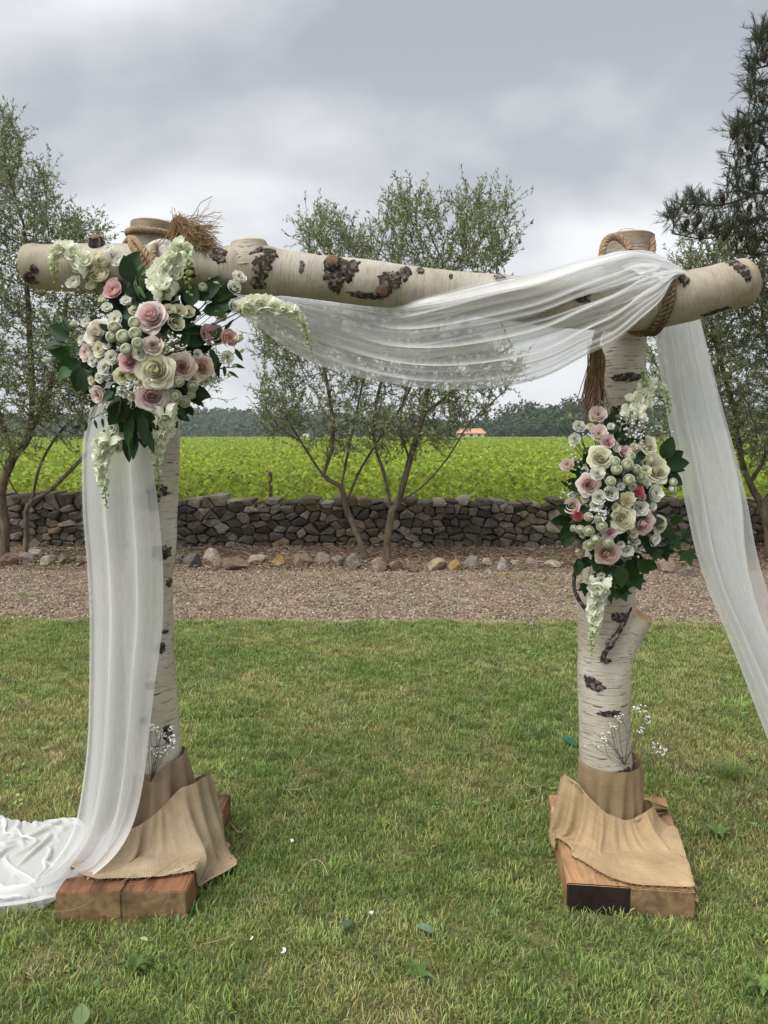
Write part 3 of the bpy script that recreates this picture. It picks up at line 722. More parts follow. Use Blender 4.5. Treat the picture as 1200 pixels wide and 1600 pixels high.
# ------------------------------------------------------------------ olive trees and the pine
def colonize(starts, attr_, step=.13, infl=.9, kill=.2, iters=140, bias=(0, 0, .05), rs=0):
    """starts: list of polylines (node chains). returns nodes, parent"""
    nodes = []; par = []
    for ch, pi in starts:
        prev = pi
        for k, p in enumerate(ch): nodes.append(np.array(p)); par.append(prev); prev = len(nodes) - 1
    nodes = list(nodes); att = np.array(attr_); r = np.random.default_rng(rs)
    near_i = np.zeros(len(att), int); near_d = np.full(len(att), 1e9); done = 0
    for it in range(iters):
        new = np.array(nodes[done:])
        if len(new) and len(att):
            D = np.linalg.norm(att[:, None] - new[None], axis=2); m = D.argmin(1); d = D[np.arange(len(att)), m]
            up_ = d < near_d; near_d[up_] = d[up_]; near_i[up_] = m[up_] + done
        done = len(nodes)
        keep = near_d > kill; att, near_i, near_d = att[keep], near_i[keep], near_d[keep]
        if not len(att): break
        act = near_d < infl if it < 200 else near_d < 99
        if not act.any(): act = near_d < near_d.min() * 1.3
        idx = near_i[act]; dirs = att[act] - np.array(nodes)[idx]; dirs /= np.linalg.norm(dirs, axis=1)[:, None]
        u, inv = np.unique(idx, return_inverse=True); s = np.zeros((len(u), 3)); np.add.at(s, inv, dirs)
        s /= np.linalg.norm(s, axis=1)[:, None] + 1e-9; s += np.array(bias) + r.normal(0, .16, s.shape); s /= np.linalg.norm(s, axis=1)[:, None]
        for k, ui in enumerate(u): nodes.append(nodes[ui] + s[k] * step); par.append(int(ui))
        if len(nodes) > 7000: break
    return np.array(nodes), np.array(par)
def radii(nodes, par, r0=.0035, pw=2.35):
    n = len(nodes); a = np.zeros(n); ch = np.zeros(n, int)
    for i in range(n):
        if par[i] >= 0: ch[par[i]] += 1
    for i in range(n - 1, -1, -1):
        if ch[i] == 0: a[i] = max(a[i], r0 ** pw)
        if par[i] >= 0: a[par[i]] += a[i]
    return a ** (1 / pw), ch
def add_twigs(nodes, par, rad, thr, prob, l0, l1, rs, up=.35):
    r = np.random.default_rng(rs + 77); N_ = list(nodes); Pq = list(par); Rq = list(rad)
    for i in np.where((rad < thr) & (par >= 0))[0]:
        ax = nodes[i] - nodes[par[i]]; ax = ax / (np.linalg.norm(ax) + 1e-9)
        for _ in range(int(prob + r.random())):
            d = ax * .5 + r.normal(0, .6, 3) + np.array((0, 0, up)); d /= np.linalg.norm(d); L = r.uniform(l0, l1); k = 3; prev = i; p = nodes[i]
            for q in range(k):
                d = d + r.normal(0, .12, 3) + np.array((0, 0, .04)); d /= np.linalg.norm(d); p = p + d * L / k
                N_.append(p); Pq.append(prev); Rq.append(.0022 - q * .0005); prev = len(N_) - 1
    return np.array(N_), np.array(Pq), np.array(Rq)
def limb_mesh(nodes, par, rad, name, mt, rmin=0, rscale=1.0, fixed=None, parent=None):
    b = MB(); n = len(nodes); kids = [[] for _ in range(n)]
    for i in range(n):
        if par[i] >= 0: kids[par[i]].append(i)
    starts = [(i, -1) for i in range(n) if par[i] < 0]
    while starts:
        i, p0 = starts.pop(); chain = ([p0] if p0 >= 0 else []) + [i]
        while kids[chain[-1]]:
            ks = sorted(kids[chain[-1]], key=lambda k: -rad[k]); 
            for k in ks[1:]: starts.append((k, chain[-1]))
            chain.append(ks[0])
        if len(chain) < 2: continue
        rr = rad[chain].copy()
        if p0 >= 0: rr[0] = rr[1]
        ns = 10 if rr.max() > .03 else (6 if rr.max() > .012 else 3)
        pth = nodes[chain]
        v, f, uv = tube(pth, rr * rscale, ns, .18 if rr.max() > .02 else 0, 9)
        b.add(v, f)
    return ob(name, b.mesh(name, mt), parent)
def leaves_on(nodes, par, rad, thr, per, ln, wd, rs=0, tw=.6, sh=1.0, fan=.9):
    r = np.random.default_rng(rs); idx = np.where((rad < thr) & (par >= 0))[0]; idx = np.repeat(idx, per); n = len(idx)
    a = nodes[par[idx]]; b = nodes[idx]; t = r.random((n, 1)); C = a + (b - a) * t
    ax = b - a; ax /= np.linalg.norm(ax, axis=1)[:, None] + 1e-9
    d = ax * tw + r.normal(0, fan, (n, 3)) * .55 + np.array((0, 0, .10)); d /= np.linalg.norm(d, axis=1)[:, None]
    s = np.cross(d, r.normal(size=(n, 3))); s /= np.linalg.norm(s, axis=1)[:, None]; nn = np.cross(d, s)
    L = ln * r.uniform(.65, 1.2, (n, 1)); Wd = wd * r.uniform(.7, 1.2, (n, 1))
    V = np.stack([C, C + d * L * .5 - s * Wd + nn * L * .06, C + d * L, C + d * L * .5 + s * Wd + nn * L * .06], 1).reshape(-1, 3)
    Fq = np.arange(n * 4).reshape(n, 4); tint = np.repeat(r.uniform(.6, 1.4, (n, 1)) * np.ones(3), 4, axis=0)
    return V, Fq, tint
def blob(lobes, n, Y, dY, rs):
    """points in pixel space ellipses (cx, cy, rx, ry, weight)"""
    r = np.random.default_rng(rs); o = []; ws = np.array([l[4] for l in lobes], float); ws /= ws.sum()
    for k in r.choice(len(lobes), n, p=ws):
        cx, cy, rx, ry, _ = lobes[k]; d = r.normal(size=3); d /= np.linalg.norm(d); q = r.random() ** .4
        p = P(cx + d[0] * q * rx, cy + d[1] * q * ry, Y + d[2] * q * dY)
        if p.z > .35: o.append(p[:])
    return o
def chain(pts, n=5): return catmull([P(*p)[:] for p in pts], n)
def olive(label, stems, lobes, natt, Y, dY, rs, per=5, thick=1.0, ln=.055, thr=.0040, tw_=1.45, pw=2.1):
    base = G(*stems[0][0][0][:2]) ; t = empty('olive_tree', (base.x, Y, 0), label, 'tree', 'olive trees along the stone wall')
    st = []; off = 0; first = []
    for pl, link in stems:
        c = chain(pl, 4)
        if link is None: st.append((c, -1)); first.append(off)
        else:
            allp = np.concatenate([s_[0] for s_ in st]); k = int(np.argmin(np.linalg.norm(allp - c[0], axis=1))); st.append((c[1:], k)); off -= 1
        off += len(c)
    nodes, par = colonize(st, blob(lobes, natt, Y, dY, rs), .09, .9, .12, 140, (0, 0, .06), rs)
    rad, ch = radii(nodes, par, .0026 * thick, pw)
    nst = sum(len(s_[0]) for s_ in st)
    # trunk flare at the ground
    for i in range(nst):
        if nodes[i][2] < .25: rad[i] *= 1 + (.25 - nodes[i][2]) * 1.6
    n0_ = len(nodes); nodes, par, rad = add_twigs(nodes, par, rad, .009, tw_, .14, .36, rs, .6)
    limb_mesh(nodes, par, rad, 'trunk', MAT['obark'], parent=t)
    V, Fq, C = leaves_on(nodes, par, rad, thr, per, ln, .0075, rs)
    o = ob('crown', mesh('crown', V, Fq, MAT['olive'], None, C, False), t); o['kind'] = 'stuff'
    print('olive', n0_, len(nodes), len(V) // 4, rad.max(), flush=True); return t
OY = 9.1
olive('central olive tree with two leaning trunks seen through the arch',
  [([(574, 877, 9.1), (556, 830, 9.1), (540, 790, 9.15), (533, 762, 9.1), (505, 742, 9.05), (470, 690, 9.0), (440, 640, 8.9)], None),
   ([(533, 762, 9.1), (545, 700, 9.2), (558, 640, 9.3), (575, 560, 9.4)], 1),
   ([(604, 884, 9.0), (606, 840, 9.0), (612, 800, 9.0), (622, 785, 9.0), (640, 720, 8.95), (660, 650, 8.9), (672, 580, 8.9), (690, 480, 8.9)], None),
   ([(612, 800, 9.0), (600, 740, 9.1), (585, 690, 9.2), (590, 620, 9.3), (620, 520, 9.3)], 1),
   ([(622, 785, 9.0), (660, 760, 8.8), (700, 715, 8.7), (735, 660, 8.7), (790, 610, 8.7)], 1),
   ([(540, 790, 9.15), (560, 740, 9.4), (590, 690, 9.5), (630, 630, 9.5), (660, 560, 9.5)], 1),
   ([(505, 742, 9.05), (520, 690, 9.0), (515, 620, 8.9), (500, 550, 8.9)], 1),
   ([(470, 690, 9.0), (440, 670, 8.9), (415, 640, 8.8)], 1),
   ([(640, 720, 8.95), (625, 660, 8.7), (640, 590, 8.7)], 1),
   ([(660, 650, 8.9), (710, 610, 9.1), (760, 570, 9.1), (800, 540, 9.1)], 1)],
  [(515, 375, 60, 52, 1.0), (640, 345, 50, 52, 1.2), (750, 370, 72, 75, 1.7), (600, 420, 120, 60, 1.5), (690, 450, 110, 60, 1.5), (470, 530, 80, 65, 1.6), (440, 610, 50, 80, 1.1),
   (600, 560, 160, 70, 2.7), (730, 580, 95, 50, 1.6), (540, 660, 90, 60, 1.3), (640, 660, 90, 60, 1.9), (700, 640, 70, 50, .8), (440, 650, 50, 45, .5)], 3000, OY, .9, 3)
olive('leftmost olive tree with a thick trunk cut by the left edge',
  [([(6, 872, 9.0), (8, 820, 9.0), (2, 770, 9.0), (20, 715, 9.0), (45, 680, 9.0), (50, 600, 9.0), (45, 500, 9.0), (40, 400, 9.0)], None),
   ([(20, 715, 9.0), (0, 650, 9.1), (-30, 560, 9.2), (-60, 450, 9.2)], 1),
   ([(45, 680, 9.0), (80, 600, 8.9), (100, 500, 8.8), (110, 420, 8.8)], 1)],
  [(5, 250, 38, 90, 1.0), (40, 330, 60, 85, 1.6), (110, 390, 65, 60, 1.6), (-60, 330, 90, 130, 1.5), (60, 450, 110, 80, 2), (120, 540, 110, 90, 1.8), (-80, 500, 110, 110, 1.2), (40, 590, 120, 90, 1.6), (180, 450, 60, 50, .7), (170, 600, 70, 60, .8)], 2300, 9.0, .9, 5)
olive('slanting olive tree with a mossy forked trunk left of the hanging tulle',
  [([(38, 872, 8.9), (42, 830, 8.9), (44, 790, 8.9), (80, 765, 8.85), (110, 735, 8.8), (140, 705, 8.8), (180, 670, 8.8), (250, 620, 8.8)], None),
   ([(44, 790, 8.9), (22, 765, 8.9), (10, 740, 8.9), (-10, 700, 8.9)], 1),
   ([(48, 792, 8.9), (62, 730, 8.95), (90, 680, 9.0), (130, 640, 9.0)], 1)],
  [(200, 620, 80, 50, 1.0), (290, 600, 50, 50, 1.0), (250, 640, 50, 30, .5), (110, 640, 80, 60, 1), (0, 680, 60, 50, .5), (320, 590, 30, 40, .4)], 700, 8.8, .6, 8)
olive('right hand olive tree with a thick trunk behind the hanging tulle',
  [([(1206, 885, 9.0), (1200, 830, 9.0), (1190, 790, 9.0), (1172, 755, 9.0), (1158, 715, 9.0), (1150, 650, 9.0), (1130, 580, 9.0), (1110, 500, 9.0)], None),
   ([(1190, 790, 9.0), (1220, 740, 9.1), (1240, 650, 9.1), (1260, 500, 9.1)], 1),
   ([(1172, 755, 9.0), (1200, 700, 8.8), (1210, 600, 8.8), (1190, 500, 8.8)], 1),
   ([(1194, 800, 9.0), (1150, 770, 9.1), (1120, 720, 9.2), (1080, 650, 9.3)], 1)],
  [(1150, 420, 70, 70, 1.4), (1120, 500, 70, 80, 1.6), (1200, 470, 90, 90, 1.8), (1150, 590, 100, 80, 2.2), (1050, 570, 50, 80, 1.0), (1060, 650, 60, 60, .9), (1180, 680, 90, 60, 1.3), (1280, 560, 90, 130, 1.8), (1290, 420, 60, 80, 1), (1075, 420, 30, 25, .2)], 2500, 9.0, .9, 12, per=6)

# pine: trunk outside the frame, its boughs reach in from the right
pt_ = empty('pine_tree', (5.3, 7.9, 0), 'tall dark pine with hanging cones at the top right edge', 'tree')
def CH(pl, n=5): return catmull([np.array(p, float) for p in pl], n)
trunk = CH([(5.3, 7.9, 0), (5.28, 7.9, 1.5), (5.35, 7.9, 3.2), (5.3, 7.9, 4.8), (5.25, 7.9, 6.4), (5.3, 7.9, 8.4)], 6)
st = [(trunk, -1)]
def nearest_trunk(z): return int(np.argmin(np.abs(trunk[:, 2] - z)))
def bough(pl):
    p0 = np.array(P(*pl[0])[:]); k = nearest_trunk(p0[2] - .1); st.append((catmull([trunk[k]] + [np.array(P(*p)[:]) for p in pl], 4)[1:], k))
bough([(1250, 330, 7.8), (1180, 340, 7.7), (1110, 372, 7.6), (1050, 365, 7.55)])
bough([(1250, 300, 7.8), (1190, 300, 7.8), (1130, 320, 7.7), (1060, 318, 7.7)])
bough([(1260, 180, 7.7), (1200, 185, 7.6), (1140, 205, 7.6)])
bough([(1260, 90, 7.9), (1210, 100, 7.9), (1170, 110, 7.9)])
bough([(1290, 400, 8.2), (1230, 400, 8.2), (1150, 395, 8.1)])
bough([(1260, 240, 8.2), (1210, 250, 8.2), (1150, 262, 8.2)])
lob = [(1048, 345, 20, 14, .3), (1085, 315, 28, 14, .5), (1095, 365, 40, 12, .6), (1150, 350, 45, 32, 1.6), (1125, 325, 30, 20, .7), (1180, 310, 45, 45, 1.8), (1160, 260, 32, 32, 1.2), (1185, 210, 38, 40, 1.4), (1160, 195, 18, 20, .4), (1180, 130, 26, 45, 1.0), (1190, 60, 18, 40, .5), (1230, 200, 50, 170, 2.6), (1300, 250, 90, 240, 3.2), (1420, 200, 120, 300, 3), (1180, 375, 50, 25, 1.0)]
nodes, par = colonize(st, blob(lob, 2500, 7.9, .8, 21), .07, .85, .13, 150, (-.02, 0, .02), 21)
rad, ch = radii(nodes, par, .0030, 2.3)
nodes, par, rad = add_twigs(nodes, par, rad, .010, 1.5, .08, .16, 5, .5)
limb_mesh(nodes, par, rad, 'trunk', MAT['pbark'], parent=pt_)
# needles: tufts of thin blades round the young twigs
r = np.random.default_rng(4); idx = np.where((rad < .0034) & (par >= 0))[0]; idx = np.repeat(idx, 9); n = len(idx)
C = nodes[par[idx]] + (nodes[idx] - nodes[par[idx]]) * r.random((n, 1)); ax = nodes[idx] - nodes[par[idx]]; ax /= np.linalg.norm(ax, axis=1)[:, None]
d = ax * 1.0 + r.normal(0, .38, (n, 3)) + np.array((0, 0, .25)); d /= np.linalg.norm(d, axis=1)[:, None]; s = np.cross(d, r.normal(size=(n, 3))); s /= np.linalg.norm(s, axis=1)[:, None]
L = r.uniform(.05, .085, (n, 1)); V = np.stack([C - s * .0017, C + s * .0017, C + d * L + s * .0008, C + d * L - s * .0008], 1).reshape(-1, 3)
o = ob('needles', mesh('needles', V, np.arange(n * 4).reshape(n, 4), MAT['pine'], None, np.repeat(r.uniform(.5, 1.4, (n, 1)) * np.ones(3), 4, axis=0), False), pt_); o['kind'] = 'stuff'
print('pine', len(nodes), n)
b = MB(); ring = 9
for k in range(9):
    t = k / 8; rr = .021 * math.sin(PI * (.08 + .88 * t) ** .8) * (1 + (.18 if k % 2 else -.05))
    for j in range(ring): a = 2 * PI * (j + .5 * (k % 2)) / ring; b.v.append(np.array([[rr * math.cos(a), rr * math.sin(a), -.075 * t]]))
b.f = grid_faces(9, ring, True); b.n = 81; b.c = [np.ones((81, 3))]; b.uv = [np.zeros((81, 2))]; b.mi = [0] * len(b.f)
cone_me = b.mesh('cone', MAT['cone'], False)
for (cx, cy) in [(1075, 328), (1080, 335), (1092, 342), (1108, 345), (1124, 348), (1152, 330), (1128, 300), (1148, 205), (1166, 222), (1172, 236), (1154, 238), (1183, 232), (1168, 206), (1178, 318), (1192, 330), (1118, 365), (1138, 358), (1135, 375), (1190, 372), (1184, 392), (1150, 372), (1196, 150), (1186, 96), (1101, 358), (1196, 290)]:
    q = P(cx, cy, 7.55 + random.uniform(-.1, .1)); k = int(np.argmin(np.linalg.norm(nodes - np.array(q[:]), axis=1)))
    anchor = Vector(nodes[k]); o = ob('cone', cone_me, pt_, TR(anchor, basis((random.uniform(-.4, .4), random.uniform(-.4, .4), 1), 0, random.uniform(1.05, 1.4))))

# ------------------------------------------------------------------ the birch arch
PY, BY = 2.62, 2.44
class Log:
    def __init__(s, pts, n=8):
        q = [np.array(list(P(p[0], p[1], p[2])[:]) + [M(p[3], P(p[0], p[1], p[2]))]) for p in pts]
        c = catmull(q, n); s.path = c[:, :3]; s.rad = c[:, 3]; s.T, s.Fv, s.Sv = frames(s.path)
        s.px = np.array([proj(p) for p in s.path])
    def mesh(s, name, ns=40, seed=0, amp=.05):
        # resample finer for relief
        v, f, uv = tube(s.path, s.rad, ns, amp, 7, off=seed); b = MB(); b.add(v, f, uv=uv)
        for e_, i in ((0, 0), (1, len(s.path) - 1)):
            ringi = [i * ns + j for j in range(ns)]; c = s.path[i]; tn = s.T[i] * (-1 if e_ == 0 else 1)
            rv = [np.array(v[k]) for k in ringi]; inner = [c + (q - c) * .93 + tn * .004 for q in rv]; mid = [c + (q - c) * .5 + tn * .006 for q in rv]
            vv = rv + inner + mid + [c + tn * .006]
            ff = [(j, (j + 1) % ns, ns + (j + 1) % ns, ns + j) for j in range(ns)] + [(ns + j, ns + (j + 1) % ns, 2 * ns + (j + 1) % ns, 2 * ns + j) for j in range(ns)] + [(2 * ns + j, 2 * ns + (j + 1) % ns, 3 * ns) for j in range(ns)]
            b.add(vv, ff, mi=1)
        return b
    def at(s, px, py):
        d = np.linalg.norm(s.px - np.array((px, py)), axis=1); i = int(d.argmin()); i = min(max(i, 1), len(s.path) - 2)
        tp = s.px[i + 1] - s.px[i - 1]; tp /= np.linalg.norm(tp); nrm = np.array((-tp[1], tp[0])); off = (np.array((px, py)) - s.px[i]) @ nrm
        rp = s.rad[i] / M(1, s.path[i]); a = math.asin(max(-.98, min(.98, off / rp)))
        # the sign of the side vector on screen
        sv = np.array(proj(s.path[i] + s.Sv[i] * .01)) - s.px[i]
        if sv @ nrm < 0: a = -a
        return i, a
    def point(s, fi, a, lift=0.0):
        fi = min(max(fi, 0), len(s.path) - 1.001); i = int(fi); t = fi - i
        L = lambda A_: A_[i] * (1 - t) + A_[i + 1] * t
        d = L(s.Fv) * math.cos(a) + L(s.Sv) * math.sin(a); return L(s.path) + d * (L(s.rad) + lift), d
    def scar(s, px, py, wl, wa, rs, ang=0.0, lift=.0014, parent=None, mt=None, name='bark_scar'):
        """irregular raised plate of bark; wl half size along the log, wa half size around it (px)"""
        i, a = s.at(px, py); m = M(1, s.path[i]); ds = np.linalg.norm(s.path[min(i + 1, len(s.path) - 1)] - s.path[i]) + 1e-6; rr = s.rad[i]
        r = random.Random(rs); V = []; na = 44; rings = (0, .35, .7, .92, 1.0); ph = r.uniform(0, 9)
        ca, sa = math.cos(ang), math.sin(ang)
        for k, q in enumerate(rings):
            for j in range(na if k else 1):
                t = 2 * PI * j / na
                ol = 1 + .38 * noise.noise(Vector((math.cos(t) * 1.3 + ph, math.sin(t) * 1.3, rs))) + .42 * noise.noise(Vector((math.cos(t) * 3.5 + ph, math.sin(t) * 3.5, rs + 5))) + .22 * noise.noise(Vector((math.cos(t) * 9 + ph, math.sin(t) * 9, rs + 8)))
                u, w_ = q * ol * wl * m * math.cos(t), q * ol * wa * m * math.sin(t); u, w_ = u * ca - w_ * sa, u * sa + w_ * ca
                lf = (lift * (1 + .8 * noise.noise(Vector((u * 90, w_ * 90, rs)))) if k < 3 else (lift * .6 if k == 3 else -.004))
                p, _ = s.point(i + u / ds, a + w_ / rr, lf + rr * .03); V.append(p)
        Fq = [(0, 1 + j, 1 + (j + 1) % na) for j in range(na)]
        for k in range(len(rings) - 2): o_ = 1 + k * na; Fq += [(o_ + j, o_ + na + j, o_ + na + (j + 1) % na, o_ + (j + 1) % na) for j in range(na)]
        b = MB(); b.add(V, Fq); return ob(name, b.mesh(name, mt or MAT['scar']), parent)
arch = empty('wedding_arch', (0, PY, 0), 'rustic wedding arch of white birch logs lashed with rope on two timber blocks', 'arch')
postL = Log([(243, 352, PY, 37), (241, 420, PY, 37), (242, 560, PY, 37), (242, 700, PY, 38), (237, 850, PY, 37.5), (232, 905, PY, 38), (233, 1015, PY, 38), (238, 1120, PY, 38.5), (243, 1180, PY, 40), (244, 1290, PY, 42), (244, 1322, PY, 43)], 10)
postR = Log([(982, 371, PY, 39), (980, 430, PY, 36), (976, 520, PY, 34), (974, 610, PY, 33), (970, 700, PY, 34), (962, 800, PY, 36), (952, 900, PY, 40), (947, 960, PY, 42.5), (945, 1020, PY, 41.5), (944, 1100, PY, 40), (946, 1190, PY, 39), (948, 1280, PY, 40), (950, 1322, PY, 41)], 10)
beam = Log([(42, 416, 2.47, 30), (54, 416, 2.47, 34), (110, 419, 2.46, 36), (180, 420, BY, 37), (260, 424, BY, 37), (340, 422, BY, 34), (378, 421, BY, 38), (410, 423, BY, 39), (455, 428, BY, 34), (540, 438, BY, 34), (610, 446, BY, 34), (700, 456, BY, 32), (800, 466, BY, 34), (900, 476, BY, 37), (1000, 477, BY, 39), (1060, 466, BY, 39), (1115, 452, BY, 37), (1150, 443, BY, 36), (1166, 439, BY, 35), (1173, 437, BY, 30)], 8)
for lg, nm, sd_ in ((postL, 'post', 1), (postR, 'post', 2), (beam, 'crossbeam', 3)):
    o = ob(nm, lg.mesh(nm, 44, sd_).mesh(nm, [MAT['birch' if nm == 'post' else 'birchbeam'], MAT['post_end' if nm == 'post' else 'cut']]), arch)
    if nm == 'crossbeam': o['label'] = 'white birch crossbeam with black knots and a bent right end'
    else: o['label'] = 'straight white birch post on the left' if sd_ == 1 else 'white birch post on the right with a sawn side branch'
# sawn branch stubs and knots
def stub(p0, p1, r0, r1, name='branch_stub', ns=18, endmat='cut'):
    path = catmull([np.array(p0[:]), (np.array(p0[:]) * .5 + np.array(p1[:]) * .5), np.array(p1[:])], 4); n = len(path)
    v, f, uv = tube(path, np.linspace(r0, r1, n), ns, .09, 14); b = MB(); b.add(v, f, uv=uv)
    T, _, _ = frames(path); c = path[-1]; rv = [np.array(v[(n - 1) * ns + j]) for j in range(ns)]; inn = [c + (q - c) * .9 + T[-1] * .003 for q in rv]
    b.add(rv + inn + [c + T[-1] * .004], [(j, (j + 1) % ns, ns + (j + 1) % ns, ns + j) for j in range(ns)] + [(ns + j, ns + (j + 1) % ns, 2 * ns) for j in range(ns)], mi=1)
    return ob(name, b.mesh(name, [MAT['birch'], MAT[endmat]]), arch)
stub(P(948, 1040, PY - .0), P(998, 960, PY - .03), .075, .052)
stub(P(392, 415, BY), P(388, 377, BY - .01), .085, .055)
def knot(lg, px, py, rpx, rs, out_=.02):
    i, a = lg.at(px, py); p, d = lg.point(i, a, out_); m = M(1, p); p0, _ = lg.point(i, a, -.03)
    path = np.array([p0, p0 * .4 + p * .6, p]); ns = 14; v, f, uv = tube(path, np.array([1.25, 1.15, .8]) * rpx * m, ns, .25, 30, off=rs)
    b = MB(); b.add(v, f); rv = [np.array(v[2 * ns + j]) for j in range(ns)]; c = p
    b.add(rv + [c + (q - c) * .7 + d * .003 for q in rv] + [c + d * .002], [(j, (j + 1) % ns, ns + (j + 1) % ns, ns + j) for j in range(ns)] + [(ns + j, ns + (j + 1) % ns, 2 * ns) for j in range(ns)], mi=1)
    ob('knot', b.mesh('knot', [MAT['scar'], MAT['knotcut']]), arch)
knot(beam, 522, 420, 13, 1); knot(beam, 603, 458, 11, 2); knot(beam, 163, 388, 11, 3, .025)
sc = lambda lg, *a, **k: lg.scar(*a, parent=arch, **k)
for k, a in enumerate([(540, 425, 24, 24), (533, 448, 12, 16), (575, 466, 26, 7), (615, 447, 18, 18), (628, 432, 9, 14), (660, 429, 6, 8), (472, 424, 4, 10), (352, 408, 10, 13), (345, 398, 8, 7), (400, 402, 22, 7), (415, 425, 13, 18), (410, 448, 15, 12), (425, 405, 12, 12), (305, 432, 10, 12), (772, 440, 9, 11), (840, 505, 40, 12), (905, 470, 16, 10), (1052, 444, 8, 12), (1138, 418, 9, 16), (1148, 432, 7, 14), (1118, 487, 24, 6), (75, 382, 14, 5), (58, 440, 12, 10), (70, 428, 7, 7), (702, 438, 3, 5), (495, 400, 4, 6)]):
    sc(beam, *a, 300 + k, ang=-.5 if k in (9, 3) else 0)
for k, a in enumerate([(258, 757, 9, 16), (250, 784, 14, 9), (262, 858, 9, 17), (268, 905, 7, 7), (259, 1002, 9, 9), (246, 1062, 6, 7), (236, 1112, 5, 7), (270, 1138, 14, 8), (225, 785, 8, 10), (264, 980, 3, 7), (206, 850, 6, 10)]):
    sc(postL, *a, 400 + k)
for k, a in enumerate([(968, 588, 9, 18), (985, 590, 5, 8), (955, 956, 8, 14), (918, 1060, 9, 18), (940, 1097, 5, 17), (920, 1190, 4, 18), (962, 1192, 4, 20), (962, 640, 3, 8), (936, 1020, 4, 8)]):
    sc(postR, *a, 500 + k, ang=.35 if k == 3 else 0)
# dark seam running up the side branch
pth = catmull([np.array(P(x, y, Yv)[:]) for x, y, Yv in [(940, 1030, 2.50), (952, 1008, 2.49), (968, 984, 2.505), (980, 962, 2.535), (986, 946, 2.56)]], 5)
v, f, uv = tube(pth, np.array([.008 + .007 * abs(nz(p, 40)) * 2 for p in pth]) * .8, 8, .5, 60); b = MB(); b.add(v, f); ob('bark_seam', b.mesh('bark_seam', MAT['scar']), arch)
pth = catmull([np.array(P(x, y, Yv)[:]) for x, y, Yv in [(900, 885, 2.55), (897, 905, 2.55), (899, 925, 2.54), (908, 943, 2.53), (918, 955, 2.525)]], 4)
v, f, uv = tube(pth, .007, 7, .4, 50); b = MB(); b.add(v, f); ob('bark_seam', b.mesh('bark_seam', MAT['scar']), arch)

# bases: each a block made of two squared timbers
def base(c4, z, ms, split, ends, label):
    """c4: four ground corners (front-left, front-right, back-right, back-left)"""
    def lerp(a, b_, t): return tuple(a[i] * (1 - t) + b_[i] * t for i in range(2))
    root = None
    for k, (s0, s1) in enumerate(((0, split - .0006), (split + .0006, 1))):
        fl, fr = lerp(c4[0], c4[1], s0), lerp(c4[0], c4[1], s1); bl, br = lerp(c4[3], c4[2], s0), lerp(c4[3], c4[2], s1)
        import bmesh
        bm = bmesh.new(); vs = [bm.verts.new((p[0], p[1], zz_)) for zz_ in (-.01, z + (.0 if k else .002)) for p in (fl, fr, br, bl)]
        for q in [(0, 3, 2, 1), (4, 5, 6, 7), (0, 1, 5, 4), (1, 2, 6, 5), (2, 3, 7, 6), (3, 0, 4, 7)]: bm.faces.new([vs[i] for i in q])
        bmesh.ops.bevel(bm, geom=bm.edges[:], offset=.0035, segments=2, affect='EDGES')
        me = bpy.data.meshes.new('timber'); bm.to_mesh(me); bm.free(); me.materials.append(ms); me.materials.append(ends[k])
        for pg in me.polygons:
            if pg.normal.y < -.7: pg.material_index = 1
        if root is None: root = ob('base_block', me, arch); root['label'] = label
        else: ob('timber', me, root)
def g2(px, py, z): p = G(px, py, z); return (p.x, p.y)
BLK_L = [g2(86, 1397, .1), g2(291, 1393, .1), g2(360, 1241, .1), g2(192, 1241, .1)]; BLK_R = [g2(886, 1381, .1), g2(1087, 1394, .1), g2(1040, 1246, .1), g2(857, 1242, .1)]
base([g2(86, 1397, .1), g2(291, 1393, .1), g2(360, 1241, .1), g2(192, 1241, .1)], .1, MAT['blockL'], .5, [MAT['grain'], MAT['grain']], 'reddish brown timber block under the left post')
base([g2(886, 1381, .1), g2(1087, 1394, .1), g2(1040, 1246, .1), g2(857, 1242, .1)], .1, MAT['blockR'], .5, [MAT['darkend'], MAT['grain']], 'pale timber block under the right post with one dark end')

# ropes
def rope_mesh(b, pts, r, pitch=.045, c=(.28, .20, .125), n=9, closed=False):
    path = catmull([np.array(p[:]) for p in pts], n); L = np.concatenate([[0], np.cumsum(np.linalg.norm(np.diff(path, axis=0), axis=1))])
    m = max(8, int(L[-1] / .006)); s = np.linspace(0, L[-1], m); path = np.stack([np.interp(s, L, path[:, k]) for k in range(3)], 1)
    T, Fv, Sv = frames(path)
    # parallel transport the frame
    f0 = Fv[0]
    for i in range(m):
        f0 = f0 - T[i] * (f0 @ T[i]); f0 /= np.linalg.norm(f0); Fv[i] = f0; Sv[i] = np.cross(T[i], f0)
    for st_ in range(3):
        a = s / pitch * 2 * PI + st_ * 2.094; sp_ = path + (Fv * np.cos(a)[:, None] + Sv * np.sin(a)[:, None]) * r * .5
        v, f, uv = tube(sp_, r * .56, 6); cc = np.array(c) * (1 + .25 * rng.normal(size=(len(v), 1)) * .5); b.add(v, f, cc)
